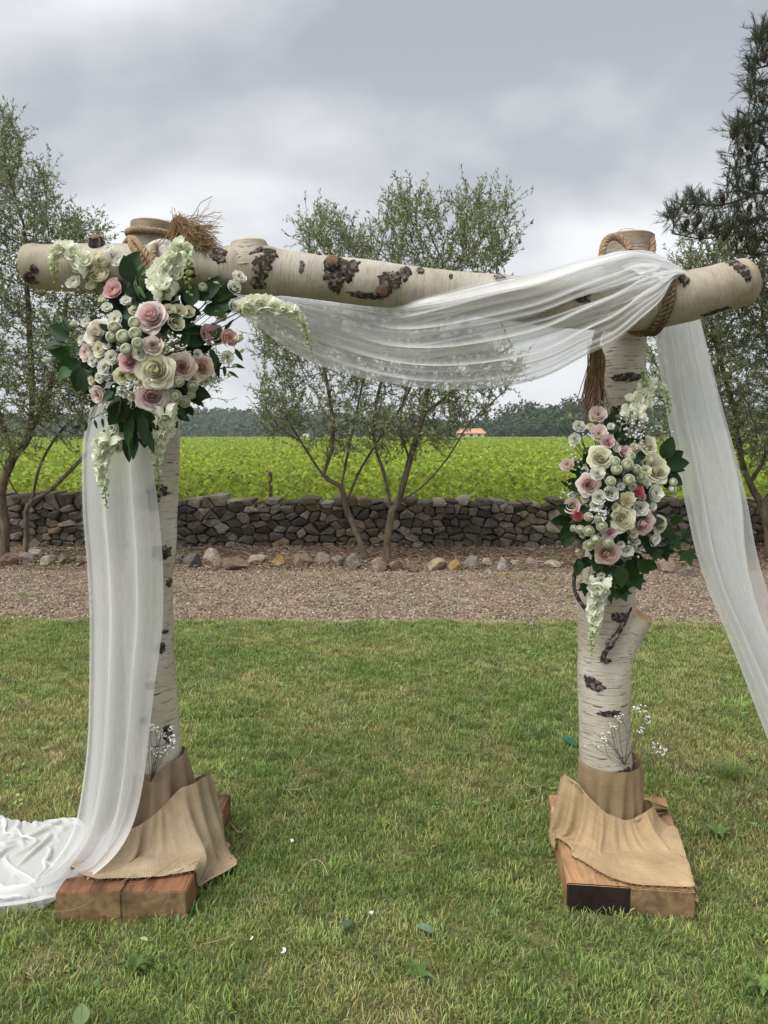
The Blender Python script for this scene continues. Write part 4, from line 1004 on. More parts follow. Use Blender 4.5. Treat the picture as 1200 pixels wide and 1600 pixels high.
def fibre_tuft(b, centre, direction, n, ln, spread, w=.0012, c=(.36, .25, .14), sag=.3, curl=.25):
    d0 = Vector(direction).normalized()
    for _ in range(n):
        d = (d0 + Vector((random.gauss(0, spread), random.gauss(0, spread), random.gauss(0, spread)))).normalized(); L = ln * random.uniform(.5, 1.15)
        p = Vector(centre) + Vector((random.gauss(0, .008), random.gauss(0, .008), random.gauss(0, .008))); pts_ = [p]; ph = random.uniform(0, 9)
        for k in range(6):
            d = (d + Vector((random.gauss(0, curl), random.gauss(0, curl), random.gauss(0, curl) - sag * .18))).normalized(); p = p + d * L / 6; pts_.append(p.copy())
        v, f, uv = tube(np.array([q[:] for q in pts_]), w * random.uniform(.7, 1.5), 3); b.add(v, f, np.array(c) * random.uniform(.6, 1.35))
def loop_around(lg, px, py, r, tilt=0.0, extra=.0, a0=-PI, a1=PI, n=14, sh=0.0):
    i, _ = lg.at(px, py); ds = np.linalg.norm(lg.path[i + 1] - lg.path[i]); o_ = []
    for k in range(n + 1):
        a = a0 + (a1 - a0) * k / n; p, d = lg.point(i + (tilt * math.sin(a) + sh * k / n) / ds, a, r * .8 + extra); o_.append(Vector(p))
    return o_
b = MB()
rope_mesh(b, [P(204, 372, 2.50), P(212, 375, 2.40), P(225, 392, 2.345), P(236, 412, 2.335), P(242, 440, 2.335), P(246, 470, 2.36), P(250, 500, 2.45)], .0105)
rope_mesh(b, [P(243, 384, 2.42), P(240, 392, 2.345), P(239, 412, 2.325), P(243, 440, 2.33), P(248, 470, 2.36), P(256, 498, 2.45)], .0105)
rope_mesh(b, [P(196, 380, 2.62), P(204, 372, 2.50), P(206, 384, 2.39), P(220, 402, 2.35), P(232, 430, 2.338), P(236, 470, 2.37)], .0105)
rope_mesh(b, loop_around(postL, 243, 372, .011), .0105)
ob('rope_lashing', b.mesh('rope_lashing', MAT['rope']), arch)['label'] = 'twisted jute rope lashing the crossbeam to the left post'
b = MB()
rope_mesh(b, [P(270, 405, 2.50), P(272, 385, 2.47), P(277, 360, 2.46), P(284, 340, 2.46)], .013)
fibre_tuft(b, P(280, 345, 2.45), (.7, -.1, -.55), 260, .14, .18, .0008); fibre_tuft(b, P(290, 360, 2.43), (.7, -.2, -.6), 300, .12, .22, .0008); fibre_tuft(b, P(308, 378, 2.40), (.8, -.1, -.35), 220, .07, .45, .0008)
fibre_tuft(b, P(276, 345, 2.45), (.1, 0, -1), 160, .12, .16, .0009); fibre_tuft(b, P(278, 342, 2.45), (.3, 0, .8), 40, .02, .5, .0007)
ob('rope_tassel', b.mesh('rope_tassel', MAT['rope']), arch)['label'] = 'frayed rope end sticking up over the crossbeam'
b = MB()
rope_mesh(b, [P(941, 412, 2.46), P(942, 390, 2.47), P(948, 375, 2.49), P(962, 370, 2.50), P(978, 380, 2.49), P(986, 394, 2.47)], .0125)
rope_mesh(b, [P(1014, 368, 2.60), P(1019, 376, 2.56), P(1020, 390, 2.55), P(1016, 402, 2.53)], .0115)
for dx_ in (0, -10): rope_mesh(b, loop_around(beam, 1032 + dx_, 474, .0115, tilt=-.03, extra=.002 * (dx_ == 0)), .0115, c=(.13, .09, .055))
rope_mesh(b, [P(1030, 508, 2.40), P(1010, 512, 2.44), P(985, 500, 2.5), P(955, 500, 2.50), P(935, 520, 2.50), P(930, 545, 2.5)], .0135, c=(.24, .16, .09))
rope_mesh(b, [P(1035, 500, 2.38), P(1005, 520, 2.46), P(975, 512, 2.5), P(945, 512, 2.49)], .0135, c=(.22, .15, .085))
ob('rope_lashing', b.mesh('rope_lashing', MAT['rope']), arch)['label'] = 'dark rope lashing the crossbeam to the right post'
b = MB()
for k in range(5):
    x = 925 + k * 4.5; rope_mesh(b, [P(932, 536, 2.5), P(x + 1, 560, 2.49), P(x - 1, 590, 2.49 + .004 * k), P(x + random.uniform(-3, 3), 612, 2.49)], .0055, .03, c=(.24, .15, .085), n=5)
fibre_tuft(b, P(931, 540, 2.5), (.0, 0, -1), 200, .23, .035, .0011, (.25, .165, .10), .3, .07); fibre_tuft(b, P(929, 590, 2.49), (.0, 0, -1), 140, .10, .07, .0010, (.28, .185, .11), .3, .12)
ob('rope_tassel', b.mesh('rope_tassel', MAT['rope']), arch)['label'] = 'long frayed rope end hanging on the left side of the right post'
# thin wire loop on top of the right post
b = MB(); v, f, uv = tube(catmull([np.array(P(x, y, 2.6)[:]) for x, y in [(960, 368), (968, 360), (982, 357), (998, 361), (1004, 366)]], 5), .0012, 4); b.add(v, f, (.5, .45, .35)); ob('string', b.mesh('string', MAT['rope']), arch)
#PART2
# ------------------------------------------------------------------ cloth settling (small position based solver)
def settle(V, nr, nc, pin, stretch, solids, steps=140, iters=14, bend=.35, fric=.6, jit=.004, seed=1, grav=-.0011, jits=9.0):
    X = np.array(V, dtype=float).reshape(nr, nc, 3); X0 = X.copy(); W_ = np.where(pin, 0.0, 1.0)[..., None]
    for i in range(nr):
        for j in range(nc): X[i, j] += (1 if not pin[i, j] else 0) * jit * np.array(noise.noise_vector(Vector((X0[i, j] * jits)[:]) + Vector((seed, 0, 0)))[:])
    cons = []
    def add(di, dj, k, st):
        A_ = X0[:nr - di, max(0, -dj):nc - max(0, dj)]; B_ = X0[di:, max(0, dj):nc + min(0, dj)]
        L = np.linalg.norm(B_ - A_, axis=2)[..., None] * st; ii, jj = np.indices(L.shape[:2])
        for par_ in range(2):
            m_ = ((ii // max(1, di)) % 2 == par_) if di else ((jj // max(1, dj)) % 2 == par_)
            cons.append((di, dj, k, L, m_[..., None]))
    add(0, 1, 1, stretch); add(1, 0, 1, 1.0 + (stretch - 1) * .5); add(1, 1, .4, 1 + (stretch - 1) * .7); add(1, -1, .4, 1 + (stretch - 1) * .7); add(0, 2, bend, stretch); add(2, 0, bend, 1.0 + (stretch - 1) * .5)
    Xp = X.copy()
    for st_ in range(steps):
        vel = (X - Xp) * .93; Xp = X.copy(); X = X + vel * W_; X[..., 2:3] += grav * W_
        for _ in range(iters):
            for di, dj, k, L, m_ in cons:
                sa = (slice(0, nr - di), slice(max(0, -dj), nc - max(0, dj))); sb = (slice(di, nr), slice(max(0, dj), nc + min(0, dj)))
                D = X[sb] - X[sa]; l = np.linalg.norm(D, axis=2)[..., None] + 1e-9; wa, wb = W_[sa], W_[sb]
                C = (l - L) / l * D * (k / (wa + wb + 1e-9)) * m_
                X[sa] += C * wa; X[sb] -= C * wb
        for so_ in solids: so_(X, Xp, W_, fric)
    return X.reshape(-1, 3)
def solid_post(lg, extra=.006):
    def f(X, Xp, W_, fr):
        z = X[..., 2]; cx = np.interp(z, lg.path[::-1, 2], lg.path[::-1, 0]); cy = np.interp(z, lg.path[::-1, 2], lg.path[::-1, 1]); rr = np.interp(z, lg.path[::-1, 2], lg.rad[::-1]) + extra
        dx_, dy_ = X[..., 0] - cx, X[..., 1] - cy; d = np.hypot(dx_, dy_) + 1e-9; m_ = (d < rr) & (W_[..., 0] > 0)
        X[..., 0] = np.where(m_, cx + dx_ / d * rr, X[..., 0]); X[..., 1] = np.where(m_, cy + dy_ / d * rr, X[..., 1])
        Xp[m_] = Xp[m_] * (1 - fr) + X[m_] * fr
    return f
def solid_block(c4, top, extra=.004):
    c4 = np.array(c4); c = c4.mean(0)
    def f(X, Xp, W_, fr):
        ds = []
        for k in range(4):
            a, b_ = c4[k], c4[(k + 1) % 4]; e_ = b_ - a; n_ = np.array((e_[1], -e_[0])); n_ /= np.linalg.norm(n_)
            if n_ @ (c - a) > 0: n_ = -n_
            ds.append(((X[..., :2] - a) @ n_ - extra, n_))
        dt = X[..., 2] - top - extra; D = np.stack([d for d, _ in ds] + [dt], 0); inside = (D < 0).all(0) & (W_[..., 0] > 0); which = D.argmax(0)
        was_above = Xp[..., 2] > top - .012; which = np.where(was_above & (dt > -.05), 4, which)
        m_ = inside & (which == 4); X[..., 2] = np.where(m_, top + extra, X[..., 2]); Xp[m_] = Xp[m_] * (1 - fr) + X[m_] * fr
        for k in range(4):
            m_ = inside & (which == k); X[m_, :2] -= (ds[k][0][m_])[:, None] * ds[k][1][None]; Xp[m_] = Xp[m_] * (1 - fr) + X[m_] * fr
    return f
def solid_ground(z0=.025):
    def f(X, Xp, W_, fr):
        m_ = (X[..., 2] < z0) & (W_[..., 0] > 0); X[..., 2] = np.where(m_, z0, X[..., 2]); Xp[m_] = Xp[m_] * (1 - fr) + X[m_] * fr
    return f
# ------------------------------------------------------------------ tulle
def cloth(b, ca, cb, nt_, ns_, folds, A, seed, over=1.0, n=10, uvs=1.0, sprd=None, wob=.0):
    """sheet between two edge curves (px, py, Y); folds run along the curves"""
    a = catmull([np.array(P(*p)[:]) for p in ca], n); c = catmull([np.array(P(*p)[:]) for p in cb], n)
    def rs1(c_):
        L = np.concatenate([[0], np.cumsum(np.linalg.norm(np.diff(c_, axis=0), axis=1))]); s = np.linspace(0, L[-1], nt_)
        return np.stack([np.interp(s, L, c_[:, k]) for k in range(3)], 1), L[-1]
    def rs2(c_):
        k0 = np.linspace(0, len(c_) - 1, nt_); return np.stack([np.interp(k0, np.arange(len(c_)), c_[:, k]) for k in range(3)], 1)
    a, c = rs2(a), rs2(c); r = random.Random(seed); ks = [(folds * r.uniform(.6, 1.6), r.uniform(0, 6.28), r.uniform(.5, 1)) for _ in range(4)]
    V = []; UV = []
    for i in range(nt_):
        t = i / (nt_ - 1); w_ = c[i] - a[i]; W = np.linalg.norm(w_); wd = w_ / (W + 1e-9)
        tn = (a[min(i + 1, nt_ - 1)] + c[min(i + 1, nt_ - 1)] - a[max(i - 1, 0)] - c[max(i - 1, 0)]); tn /= np.linalg.norm(tn) + 1e-9
        nr = np.cross(wd, tn); nr /= np.linalg.norm(nr) + 1e-9
        if nr[1] > 0: nr = -nr
        am = A * (sprd(t) if sprd else 1)
        for j in range(ns_):
            s = j / (ns_ - 1); env = min(1, 6 * s, 6 * (1 - s)); ph = .9 * noise.noise(Vector((t * 2.2, s * 2.5, seed)))
            z = 0; x = 0
            for k, (f, p0, am_) in enumerate(ks):
                an = 2 * PI * f * (s + .06 * ph) + p0 + 1.1 * noise.noise(Vector((t * 1.7, k * 3.1, seed + 5)))
                z += am_ * math.sin(an); x += am_ * math.cos(an) / (2 * PI * f)
            ss = s + over * x * env * .55
            p = a[i] + w_ * ss + nr * am * z * .5 * (.35 + .65 * env) + nr * wob * noise.noise(Vector((t * 6, s * 4, seed)))
            V.append(p); UV.append((s * 1.2 * uvs, t * 3 * uvs))
    b.add(V, grid_faces(nt_, ns_), uv=np.array(UV))
drape = empty('tulle_drape', (0, 2.4, 0), 'sheer white tulle draped over the birch arch and hanging down both sides', 'drape')
up = [(352, 440, 2.60), (420, 450, 2.58), (500, 460, 2.56), (560, 466, 2.52), (620, 474, 2.42), (680, 461, 2.345), (760, 441, 2.33), (840, 425, 2.325), (910, 405, 2.33), (955, 395, 2.36), (990, 391, 2.40), (1025, 399, 2.40), (1052, 415, 2.37), (1060, 424, 2.37)]
lo = [(340, 478, 2.60), (395, 505, 2.58), (440, 540, 2.55), (500, 572, 2.52), (600, 598, 2.50), (690, 609, 2.48), (780, 606, 2.46), (850, 590, 2.43), (915, 556, 2.38), (960, 534, 2.34), (1000, 500, 2.315), (1032, 470, 2.31), (1048, 443, 2.33), (1058, 430, 2.36)]
b = MB(); cloth(b, up, lo, 200, 230, 8, .030, 3, 1.7, 10, 1.0, lambda t: .5 + .9 * math.sin(PI * min(1, t * 1.02)) ** .7)
lo2 = [(p[0], p[1] + (q[1] - p[1]) * f, p[2] + (q[2] - p[2]) * f + .02) for p, q, f in zip(up, lo, [.9, .9, .85, .8, .72, .66, .62, .62, .66, .7, .8, .9, 1, 1])]
cloth(b, [(p[0], p[1] + 2, p[2] + .015) for p in up], lo2, 160, 130, 5, .022, 9, 1.5, 10)
o = ob('swag', b.mesh('swag', MAT['tulle']), drape); o['label'] = 'thin folded swag hanging under the crossbeam'
# mound over the beam end that turns to the back
b = MB(); cloth(b, [(930, 402, 2.40), (965, 392, 2.43), (1005, 391, 2.47), (1035, 402, 2.49), (1052, 415, 2.50)], [(1040, 440, 2.33), (1050, 436, 2.345), (1055, 432, 2.36), (1058, 428, 2.38), (1060, 424, 2.40)], 30, 60, 4, .01, 5, .8)
ob('fold', b.mesh('fold', MAT['tulle2']), drape)
b = MB()
L_ = [(1016, 470, 2.60), (1022, 500, 2.62), (1030, 560, 2.63), (1042, 640, 2.63), (1058, 720, 2.62), (1074, 795, 2.60), (1090, 865, 2.58), (1112, 930, 2.56), (1138, 990, 2.54), (1166, 1060, 2.52), (1200, 1148, 2.50), (1250, 1260, 2.46), (1300, 1360, 2.42)]
R_ = [(1086, 460, 2.64), (1094, 500, 2.66), (1108, 565, 2.67), (1126, 640, 2.66), (1146, 715, 2.64), (1160, 790, 2.62), (1165, 860, 2.60), (1180, 935, 2.58), (1204, 1000, 2.56), (1240, 1075, 2.54), (1290, 1170, 2.52), (1340, 1260, 2.48), (1390, 1340, 2.44)]
cloth(b, L_, R_, 150, 90, 2.3, .030, 12, 1.0, 10, 1.0, lambda t: .5 + .7 * t)
cloth(b, [(p[0] + 8, p[1], p[2] + .03) for p in L_], [(p[0] - 3, p[1], p[2] + .03) for p in R_], 120, 60, 2.2, .02, 14, .8)
o = ob('hanging_panel', b.mesh('hanging_panel', MAT['tulle2']), drape); o['label'] = 'long right hand length sweeping out to the right edge'
b = MB(); cloth(b, [(p[0] + 30, p[1], p[2] + .06) for p in L_], [(p[0] + d, p[1], p[2] + .05) for p, d in zip(R_, [0, 0, 2, 3, 4, 8, 16, 22, 26, 30, 34, 36, 36])], 90, 40, 1.5, .012, 17, .3)
ob('hem_layer', b.mesh('hem_layer', MAT['tulle']), drape)
b = MB()
L_ = [(160, 560, 2.44), (142, 640, 2.44), (130, 700, 2.44), (130, 790, 2.44), (137, 880, 2.44), (141, 960, 2.44), (141, 1050, 2.44), (139, 1150, 2.44), (131, 1230, 2.44), (120, 1290, 2.44), (98, 1335, 2.40), (58, 1378, 2.36), (5, 1398, 2.35), (-60, 1402, 2.36), (-160, 1404, 2.40)]
R_ = [(222, 580, 2.46), (232, 660, 2.46), (238, 720, 2.47), (248, 800, 2.47), (254, 880, 2.47), (254, 970, 2.47), (243, 1060, 2.46), (232, 1150, 2.45), (222, 1230, 2.42), (206, 1290, 2.38), (180, 1335, 2.33), (140, 1370, 2.29), (92, 1400, 2.26), (0, 1418, 2.245), (-140, 1422, 2.24)]
cloth(b, L_, R_, 190, 110, 2.0, .034, 22, 1.0, 10, 1.0, lambda t: .7 + .6 * t)
cloth(b, [(p[0] + 6, p[1], p[2] + .035) for p in L_], [(p[0] - 16, p[1] - 3, p[2] + .03) for p in R_], 150, 70, 1.3, .03, 25, .6)
# frayed selvedge threads on the outer edge
ce = catmull([np.array(P(*p)[:]) for p in L_], 40)
V = []; Fq = []
for k in range(700):
    p = ce[random.randint(40, 400)]; d = np.array((-random.uniform(.004, .016), random.gauss(0, .004), random.gauss(-.005, .007))); n_ = len(V)
    V += [p, p + np.array((0, 0, .0007)), p + d]; Fq.append((n_, n_ + 1, n_ + 2))
b.add(V, Fq)
o = ob('hanging_panel', b.mesh('hanging_panel', MAT['tulle2']), drape); o['label'] = 'left hand length falling past the post onto the grass'
# crumpled pool of cloth on the lawn
V = []; UV = []; nx_, ny_ = 120, 66
for j in range(ny_):
    for i in range(nx_):
        s, t = i / (nx_ - 1), j / (ny_ - 1)
        px = -190 + s * (318 - 46 * t * t * 1.2); top_ = 1289 + 3 * math.sin(s * 9) + (-(px - 60) * .02); bot = 1414 - 10 * max(0, (s - .75)) * 4
        g = G(px, top_ + (bot - top_) * t, .02); e_ = min(1, 7 * t, 7 * (1 - t), 9 * (1 - s))
        q = Vector((g.x * 7 + g.y * 5, g.y * 10 - g.x * 3, 2)); rid = 1 - abs(noise.noise(q)) * 2.2; rid2 = 1 - abs(noise.noise(q * 2.3)) * 2.0
        z = .045 + e_ * (.05 + .05 * noise.noise(q * .55) + .03 * noise.noise(q * 1.3)); V.append((g.x, g.y + .03 * noise.noise(Vector((g.x * 6, t * 2, 4))), max(.006, z * .75))); UV.append((s * 2, t * 2))
pin = np.zeros((ny_, nx_), bool); pin[0, ::6] = True; pin[-1, ::6] = True; pin[:, 0] = True
V = settle(V, ny_, nx_, pin, 1.2, [solid_ground(.042)], 34, 10, .25, .35, .03, 5, -.0005, 5.0)
b = MB(); b.add(V, grid_faces(ny_, nx_), uv=np.array(UV)); o = ob('pooled_end', b.mesh('pooled_end', MAT['tulle3']), drape); o['label'] = 'crumpled white end lying on the grass'
# glimpse of tulle over the beam behind the left bouquet
b = MB(); cloth(b, [(222, 392, 2.50), (232, 380, 2.46), (250, 373, 2.44), (270, 378, 2.43), (282, 392, 2.42)], [(226, 425, 2.34), (236, 425, 2.34), (250, 425, 2.34), (266, 425, 2.34), (278, 425, 2.34)], 24, 30, 3, .006, 4, .5)
ob('fold', b.mesh('fold', MAT['tulle2']), drape)

# ------------------------------------------------------------------ burlap
def burlap_skirt(b, centre, prof_top, prof_bot, nth, nr, bulge, folds, seed, colr, ridges=(), uvs=1.0, sim=None):
    """prof_*: list of (angle deg, radius, z); angle 0 faces the camera, 90 to the right"""
    V = []; UV = []; C = []
    tt = [p[0] for p in prof_top]; tb = [p[0] for p in prof_bot]
    a0, a1 = tt[0], tt[-1]
    for j in range(nr):
        t = j / (nr - 1)
        for i in range(nth):
            a = a0 + (a1 - a0) * i / (nth - 1)
            r0, z0 = np.interp(a, tt, [p[1] for p in prof_top]), np.interp(a, tt, [p[2] for p in prof_top])
            r1, z1 = np.interp(a, tb, [p[1] for p in prof_bot]), np.interp(a, tb, [p[2] for p in prof_bot])
            r = r0 + (r1 - r0) * t ** 1.0 + bulge * math.sin(PI * t); z = z0 + (z1 - z0) * t ** .9
            env = math.sin(PI * min(1, .12 + t * .8))
            for (ra, rb_, h, wd) in ridges:
                c = ra + (rb_ - ra) * t; r += h * env * math.exp(-((a - c) / wd) ** 2)
            n_ = noise.noise(Vector((a * .03 * folds + t * 1.2, t * 1.6, seed))); n2_ = noise.noise(Vector((a * .07 * folds + t * 2, t * 2.5, seed + 3)))
            r += env * (.026 * n_ + .014 * n2_ + .005 * noise.noise(Vector((a * .14 * folds, t * 4, seed + 8)))); z += env * .006 * n2_
            ar = R(a); V.append((centre[0] + r * math.sin(ar), centre[1] - r * math.cos(ar), max(z, .1045 if r < .30 else .02))); UV.append((a / 57.3 * .16 * uvs, (z0 - z + (r - r0)) * uvs)); C.append(colr)
    hem = None
    if sim:
        pin = np.zeros((nr, nth), bool); pin[0, :] = True
        V = settle(V, nr, nth, pin, sim['st'], sim['solids'], sim.get('steps', 120), 12, sim.get('bend', .3), .5, sim.get('jit', .006), seed, jits=5.0)
        q_ = sim.get('off', 0.0)
        for k_ in range(len(V)): V[k_][2] += q_ + .0022 * (1 + noise.noise(Vector((k_ % nth * .11, k_ // nth * .17, seed * 3.1))))
        hem = V.reshape(nr, nth, 3)[-1]
    b.add(V, grid_faces(nr, nth), np.array(C), np.array(UV)); return hem
def hem_threads(b, pts, n, ln, c, w=.0009):
    pts = np.array(pts)
    for _ in range(n):
        k = random.randint(0, len(pts) - 2); t = random.random(); p = pts[k] * (1 - t) + pts[k + 1] * t
        d = np.array((random.gauss(0, .4), random.gauss(-.3, .3), random.gauss(-.5, .3))); d /= np.linalg.norm(d)
        q = [p, p + d * ln * .5 + np.array((random.gauss(0, .003), 0, 0)), p + d * ln * random.uniform(.6, 1.3)]
        v, f, uv = tube(np.array(q), w, 3); b.add(v, f, np.array(c) * random.uniform(.8, 1.3), np.array(uv))
cR = P(948, 1200, PY); cR.z = 0
tan1, tan2 = (.30, .215, .125), (.47, .345, .185)
wrapR = empty('burlap_wrap', (cR.x, PY, .1), 'golden tan burlap cloth wrapped round the foot of the right post', 'burlap')
b = MB(); full = lambda r_, z_: [(a, r_, z_) for a in (-190, -90, 0, 90, 190)]
solR = [solid_post(postR), solid_block(BLK_R, .1), solid_ground()]
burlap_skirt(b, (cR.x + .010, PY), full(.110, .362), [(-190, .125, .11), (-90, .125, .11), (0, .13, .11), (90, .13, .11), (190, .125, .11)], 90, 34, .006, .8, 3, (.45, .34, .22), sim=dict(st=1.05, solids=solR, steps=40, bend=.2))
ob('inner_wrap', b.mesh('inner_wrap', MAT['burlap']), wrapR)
solR[0] = solid_post(postR, .032)
b = MB()
top = [(-125, .125, .19), (-95, .16, .28), (-75, .165, .315), (-60, .150, .30), (-42, .138, .262), (-15, .131, .215), (12, .132, .19), (34, .137, .185), (50, .150, .205), (64, .160, .215), (85, .165, .20), (110, .15, .17), (150, .14, .14)]
bot = [(-125, .24, .125), (-95, .235, .127), (-72, .235, .127), (-50, .25, .127), (-30, .30, .128), (-12, .36, .129), (8, .40, .129), (24, .445, .129), (34, .46, .129), (46, .38, .128), (64, .28, .127), (110, .21, .12), (150, .19, .12)]
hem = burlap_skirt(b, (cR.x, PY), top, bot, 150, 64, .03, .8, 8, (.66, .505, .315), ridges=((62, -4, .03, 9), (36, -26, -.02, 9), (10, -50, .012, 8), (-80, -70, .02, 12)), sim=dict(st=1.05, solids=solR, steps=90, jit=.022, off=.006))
hem_threads(b, hem[8:-30], 420, .010, (.50, .38, .22), .0008)
hem_threads(b, np.array([(cR.x + r_ * math.sin(R(a)), PY - r_ * math.cos(R(a)), z_) for a, r_, z_ in top[1:9]]), 160, .007, (.50, .37, .2))
ob('outer_drape', b.mesh('outer_drape', MAT['burlap']), wrapR)
b = MB(); cloth(b, [(998, 1262, 2.66), (1012, 1252, 2.68), (1028, 1256, 2.70), (1045, 1262, 2.72)], [(1000, 1285, 2.62), (1015, 1276, 2.64), (1030, 1272, 2.68), (1045, 1268, 2.72)], 24, 14, 1.5, .02, 2, .2)
b.c = [np.tile(np.array((.50, .38, .24)), (len(q), 1)) for q in b.c]; ob('loose_corner', b.mesh('loose_corner', MAT['burlap']), wrapR)
cL = P(245, 1220, PY); cL.z = 0
wrapL = empty('burlap_wrap', (cL.x, PY, .1), 'greyish brown burlap cloth bunched round the foot of the left post', 'burlap')
b = MB(); solL = [solid_post(postL), solid_block(BLK_L, .1), solid_ground()]
top = [(-190, .108, .36), (-90, .108, .36), (-20, .106, .345), (20, .105, .36), (60, .104, .385), (90, .104, .395), (190, .108, .36)]
bot = [(-190, .16, .12), (-90, .17, .12), (0, .21, .12), (60, .24, .12), (90, .25, .12), (190, .17, .12)]
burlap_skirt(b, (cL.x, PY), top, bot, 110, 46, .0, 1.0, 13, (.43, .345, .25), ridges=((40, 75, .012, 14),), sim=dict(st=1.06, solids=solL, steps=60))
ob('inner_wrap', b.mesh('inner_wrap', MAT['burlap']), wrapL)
solL[0] = solid_post(postL, .035)
b = MB()
top = [(-110, .19, .18), (-70, .215, .15), (-50, .225, .15), (-25, .20, .17), (0, .175, .20), (25, .155, .245), (48, .16, .295), (62, .185, .315), (80, .20, .31), (110, .17, .27), (150, .14, .2)]
bot = [(-110, .22, .13), (-70, .27, .13), (-50, .33, .13), (-32, .37, .13), (-12, .37, .13), (8, .35, .13), (25, .36, .13), (38, .385, .12), (52, .39, .11), (66, .37, .10), (80, .33, .11), (110, .24, .12), (150, .19, .12)]
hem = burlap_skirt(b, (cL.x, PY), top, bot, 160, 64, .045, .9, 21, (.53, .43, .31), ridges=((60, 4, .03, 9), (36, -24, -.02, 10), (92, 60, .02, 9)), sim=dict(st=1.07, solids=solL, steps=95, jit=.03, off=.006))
hem_threads(b, hem[10:-30], 200, .009, (.42, .32, .2), .0008)
for (pl, w_) in (([G(212, 1366, .12), G(175, 1385, .105), P(155, 1394, 2.25), P(150, 1405, 2.22), P(110, 1422, 2.2), P(70, 1424, 2.2)], .0011), ([G(282, 1338, .13), G(250, 1362, .12), G(215, 1380, .105), G(200, 1382, .105)], .001)):
    v, f, uv = tube(catmull([np.array(p[:]) for p in pl], 6), w_, 4); b.add(v, f, (.45, .32, .18), np.array(uv))
ob('outer_drape', b.mesh('outer_drape', MAT['burlap']), wrapL)

# ------------------------------------------------------------------ flowers
CRM, WHT, PNK, PCH, COR, GRN = ((.88, .86, .70), (.84, .82, .58)), ((.90, .90, .86), (.86, .87, .76)), ((.84, .62, .61), (.76, .44, .46)), ((.86, .72, .64), (.80, .58, .50)), ((.74, .30, .31), (.62, .17, .20)), ((.70, .74, .48), (.45, .55, .18))
def petal(b, phi, Rr, H, wid, o_, tmax=1.0, nu=7, nv=6, c_in=None, c_out=None, roll=.35, ruf=0.0, seed=0, sp=.05, z0=-.45):
    V = []; C = []
    for j in range(nv):
        t = j / (nv - 1)
        for i in range(nu):
            s = -1 + 2 * i / (nu - 1); tm = t * tmax * (1 - .24 * abs(s) ** 2.2 + .05 * math.sin(s * 5 + phi * 3))
            w_ = wid * (.35 + .65 * math.sin(min(1, tm * 1.15) * PI / 2)); a = phi + s * w_
            rho = Rr * (1 - (1 - min(1, tm * 1.05)) ** 2.0) ** .5 * (.82 + .0 * o_) + roll * o_ * Rr * max(0, tm - .62) * 1.2
            h = z0 + H * tm ** (1 + .6 * o_) - roll * o_ * max(0, tm - .68) ** 1.5 * 1.5
            rho *= 1 + sp * s
            if ruf: k = ruf * tm * tm * math.sin(s * 7 + seed * 1.7); h += k * .5; rho += k * .35
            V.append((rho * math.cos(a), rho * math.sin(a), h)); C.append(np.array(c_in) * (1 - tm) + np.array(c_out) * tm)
    b.add(V, grid_faces(nv, nu), np.array(C))
def sepals(b, z0=-.45):
    for k in range(5): petal(b, k * 1.257, .35, .12, .45, 1, 1, 3, 3, (.10, .18, .05), (.12, .2, .06), 0, 0, 0, 0, z0 - .04)
def rose_core(cols, seed, full=1.0):
    r = random.Random(seed); b = MB(); o_, i_ = cols
    for L, (rr, H, n_, wd, op) in enumerate(((.11, .98, 2, 1.75, 0), (.23, .97, 3, 1.3, .0), (.36, .92, 3, 1.2, .06), (.50, .84, 4, 1.0, .2), (.65, .73, 5, .85, .4), (.78, .64, 5, .8, .6))):
        for k in range(n_):
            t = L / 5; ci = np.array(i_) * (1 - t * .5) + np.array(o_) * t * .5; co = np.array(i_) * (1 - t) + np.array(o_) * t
            petal(b, L * 1.1 + k * 2 * PI / n_ + r.uniform(-.3, .3), rr * r.uniform(.86, 1.14), H * r.uniform(.88, 1.06), wd * r.uniform(.85, 1.1), op, 1, 7, 6, ci * .55, co, .5, .02, r.random() * 5, .12)  # petal bases darkened: shade in the gaps between petals painted into the colour
    v, f, uv = tube(np.array([(0, 0, z) for z in (-.3, -.1, .1, .25, .3)]), [.2, .16, .10, .05, .01], 12); b.add(v, f, np.array(i_) * .75)
    sepals(b); return b.mesh('rose', MAT['petal'])
def outer_petal(cols, seed, rr=.92, H=.54, op=.8, ruf=.04):
    b = MB(); o_, i_ = cols; petal(b, 0, rr, H, .84, op, 1, 9, 8, np.array(o_) * .45 + np.array(i_) * .15, o_, .7, ruf, seed, .05); return b.mesh('petal', MAT['petal'])  # darker base paints the shade behind the next petal ring
def lisianthus(cols, seed, openn=.5, eye=(.35, .42, .08)):
    r = random.Random(seed); b = MB(); o_, i_ = cols
    for L, (rr, H, n_, wd, op) in enumerate(((.36, .72, 3, 1.2, .15), (.60, .74, 4, 1.0, .45), (.86, .62, 5, .82, .8))):
        for k in range(n_):
            petal(b, L * .7 + k * 2 * PI / n_ + r.uniform(-.2, .2), rr * r.uniform(.9, 1.1), H * r.uniform(.9, 1.08), wd, op, 1, 8, 6, np.array(i_) * .85, o_, .4, .07, r.uniform(0, 5), .06)
    for k in range(10):
        a = k * .63; v, f, uv = tube(np.array([(0, 0, -.35), (.06 * math.cos(a), .06 * math.sin(a), -.1), (.14 * math.cos(a), .14 * math.sin(a), .08 + .05 * (k % 2))]), (.03, .02, .035), 4); b.add(v, f, eye if k % 2 else (.6, .55, .2))
    sepals(b); return b.mesh('lisianthus', MAT['petal'])
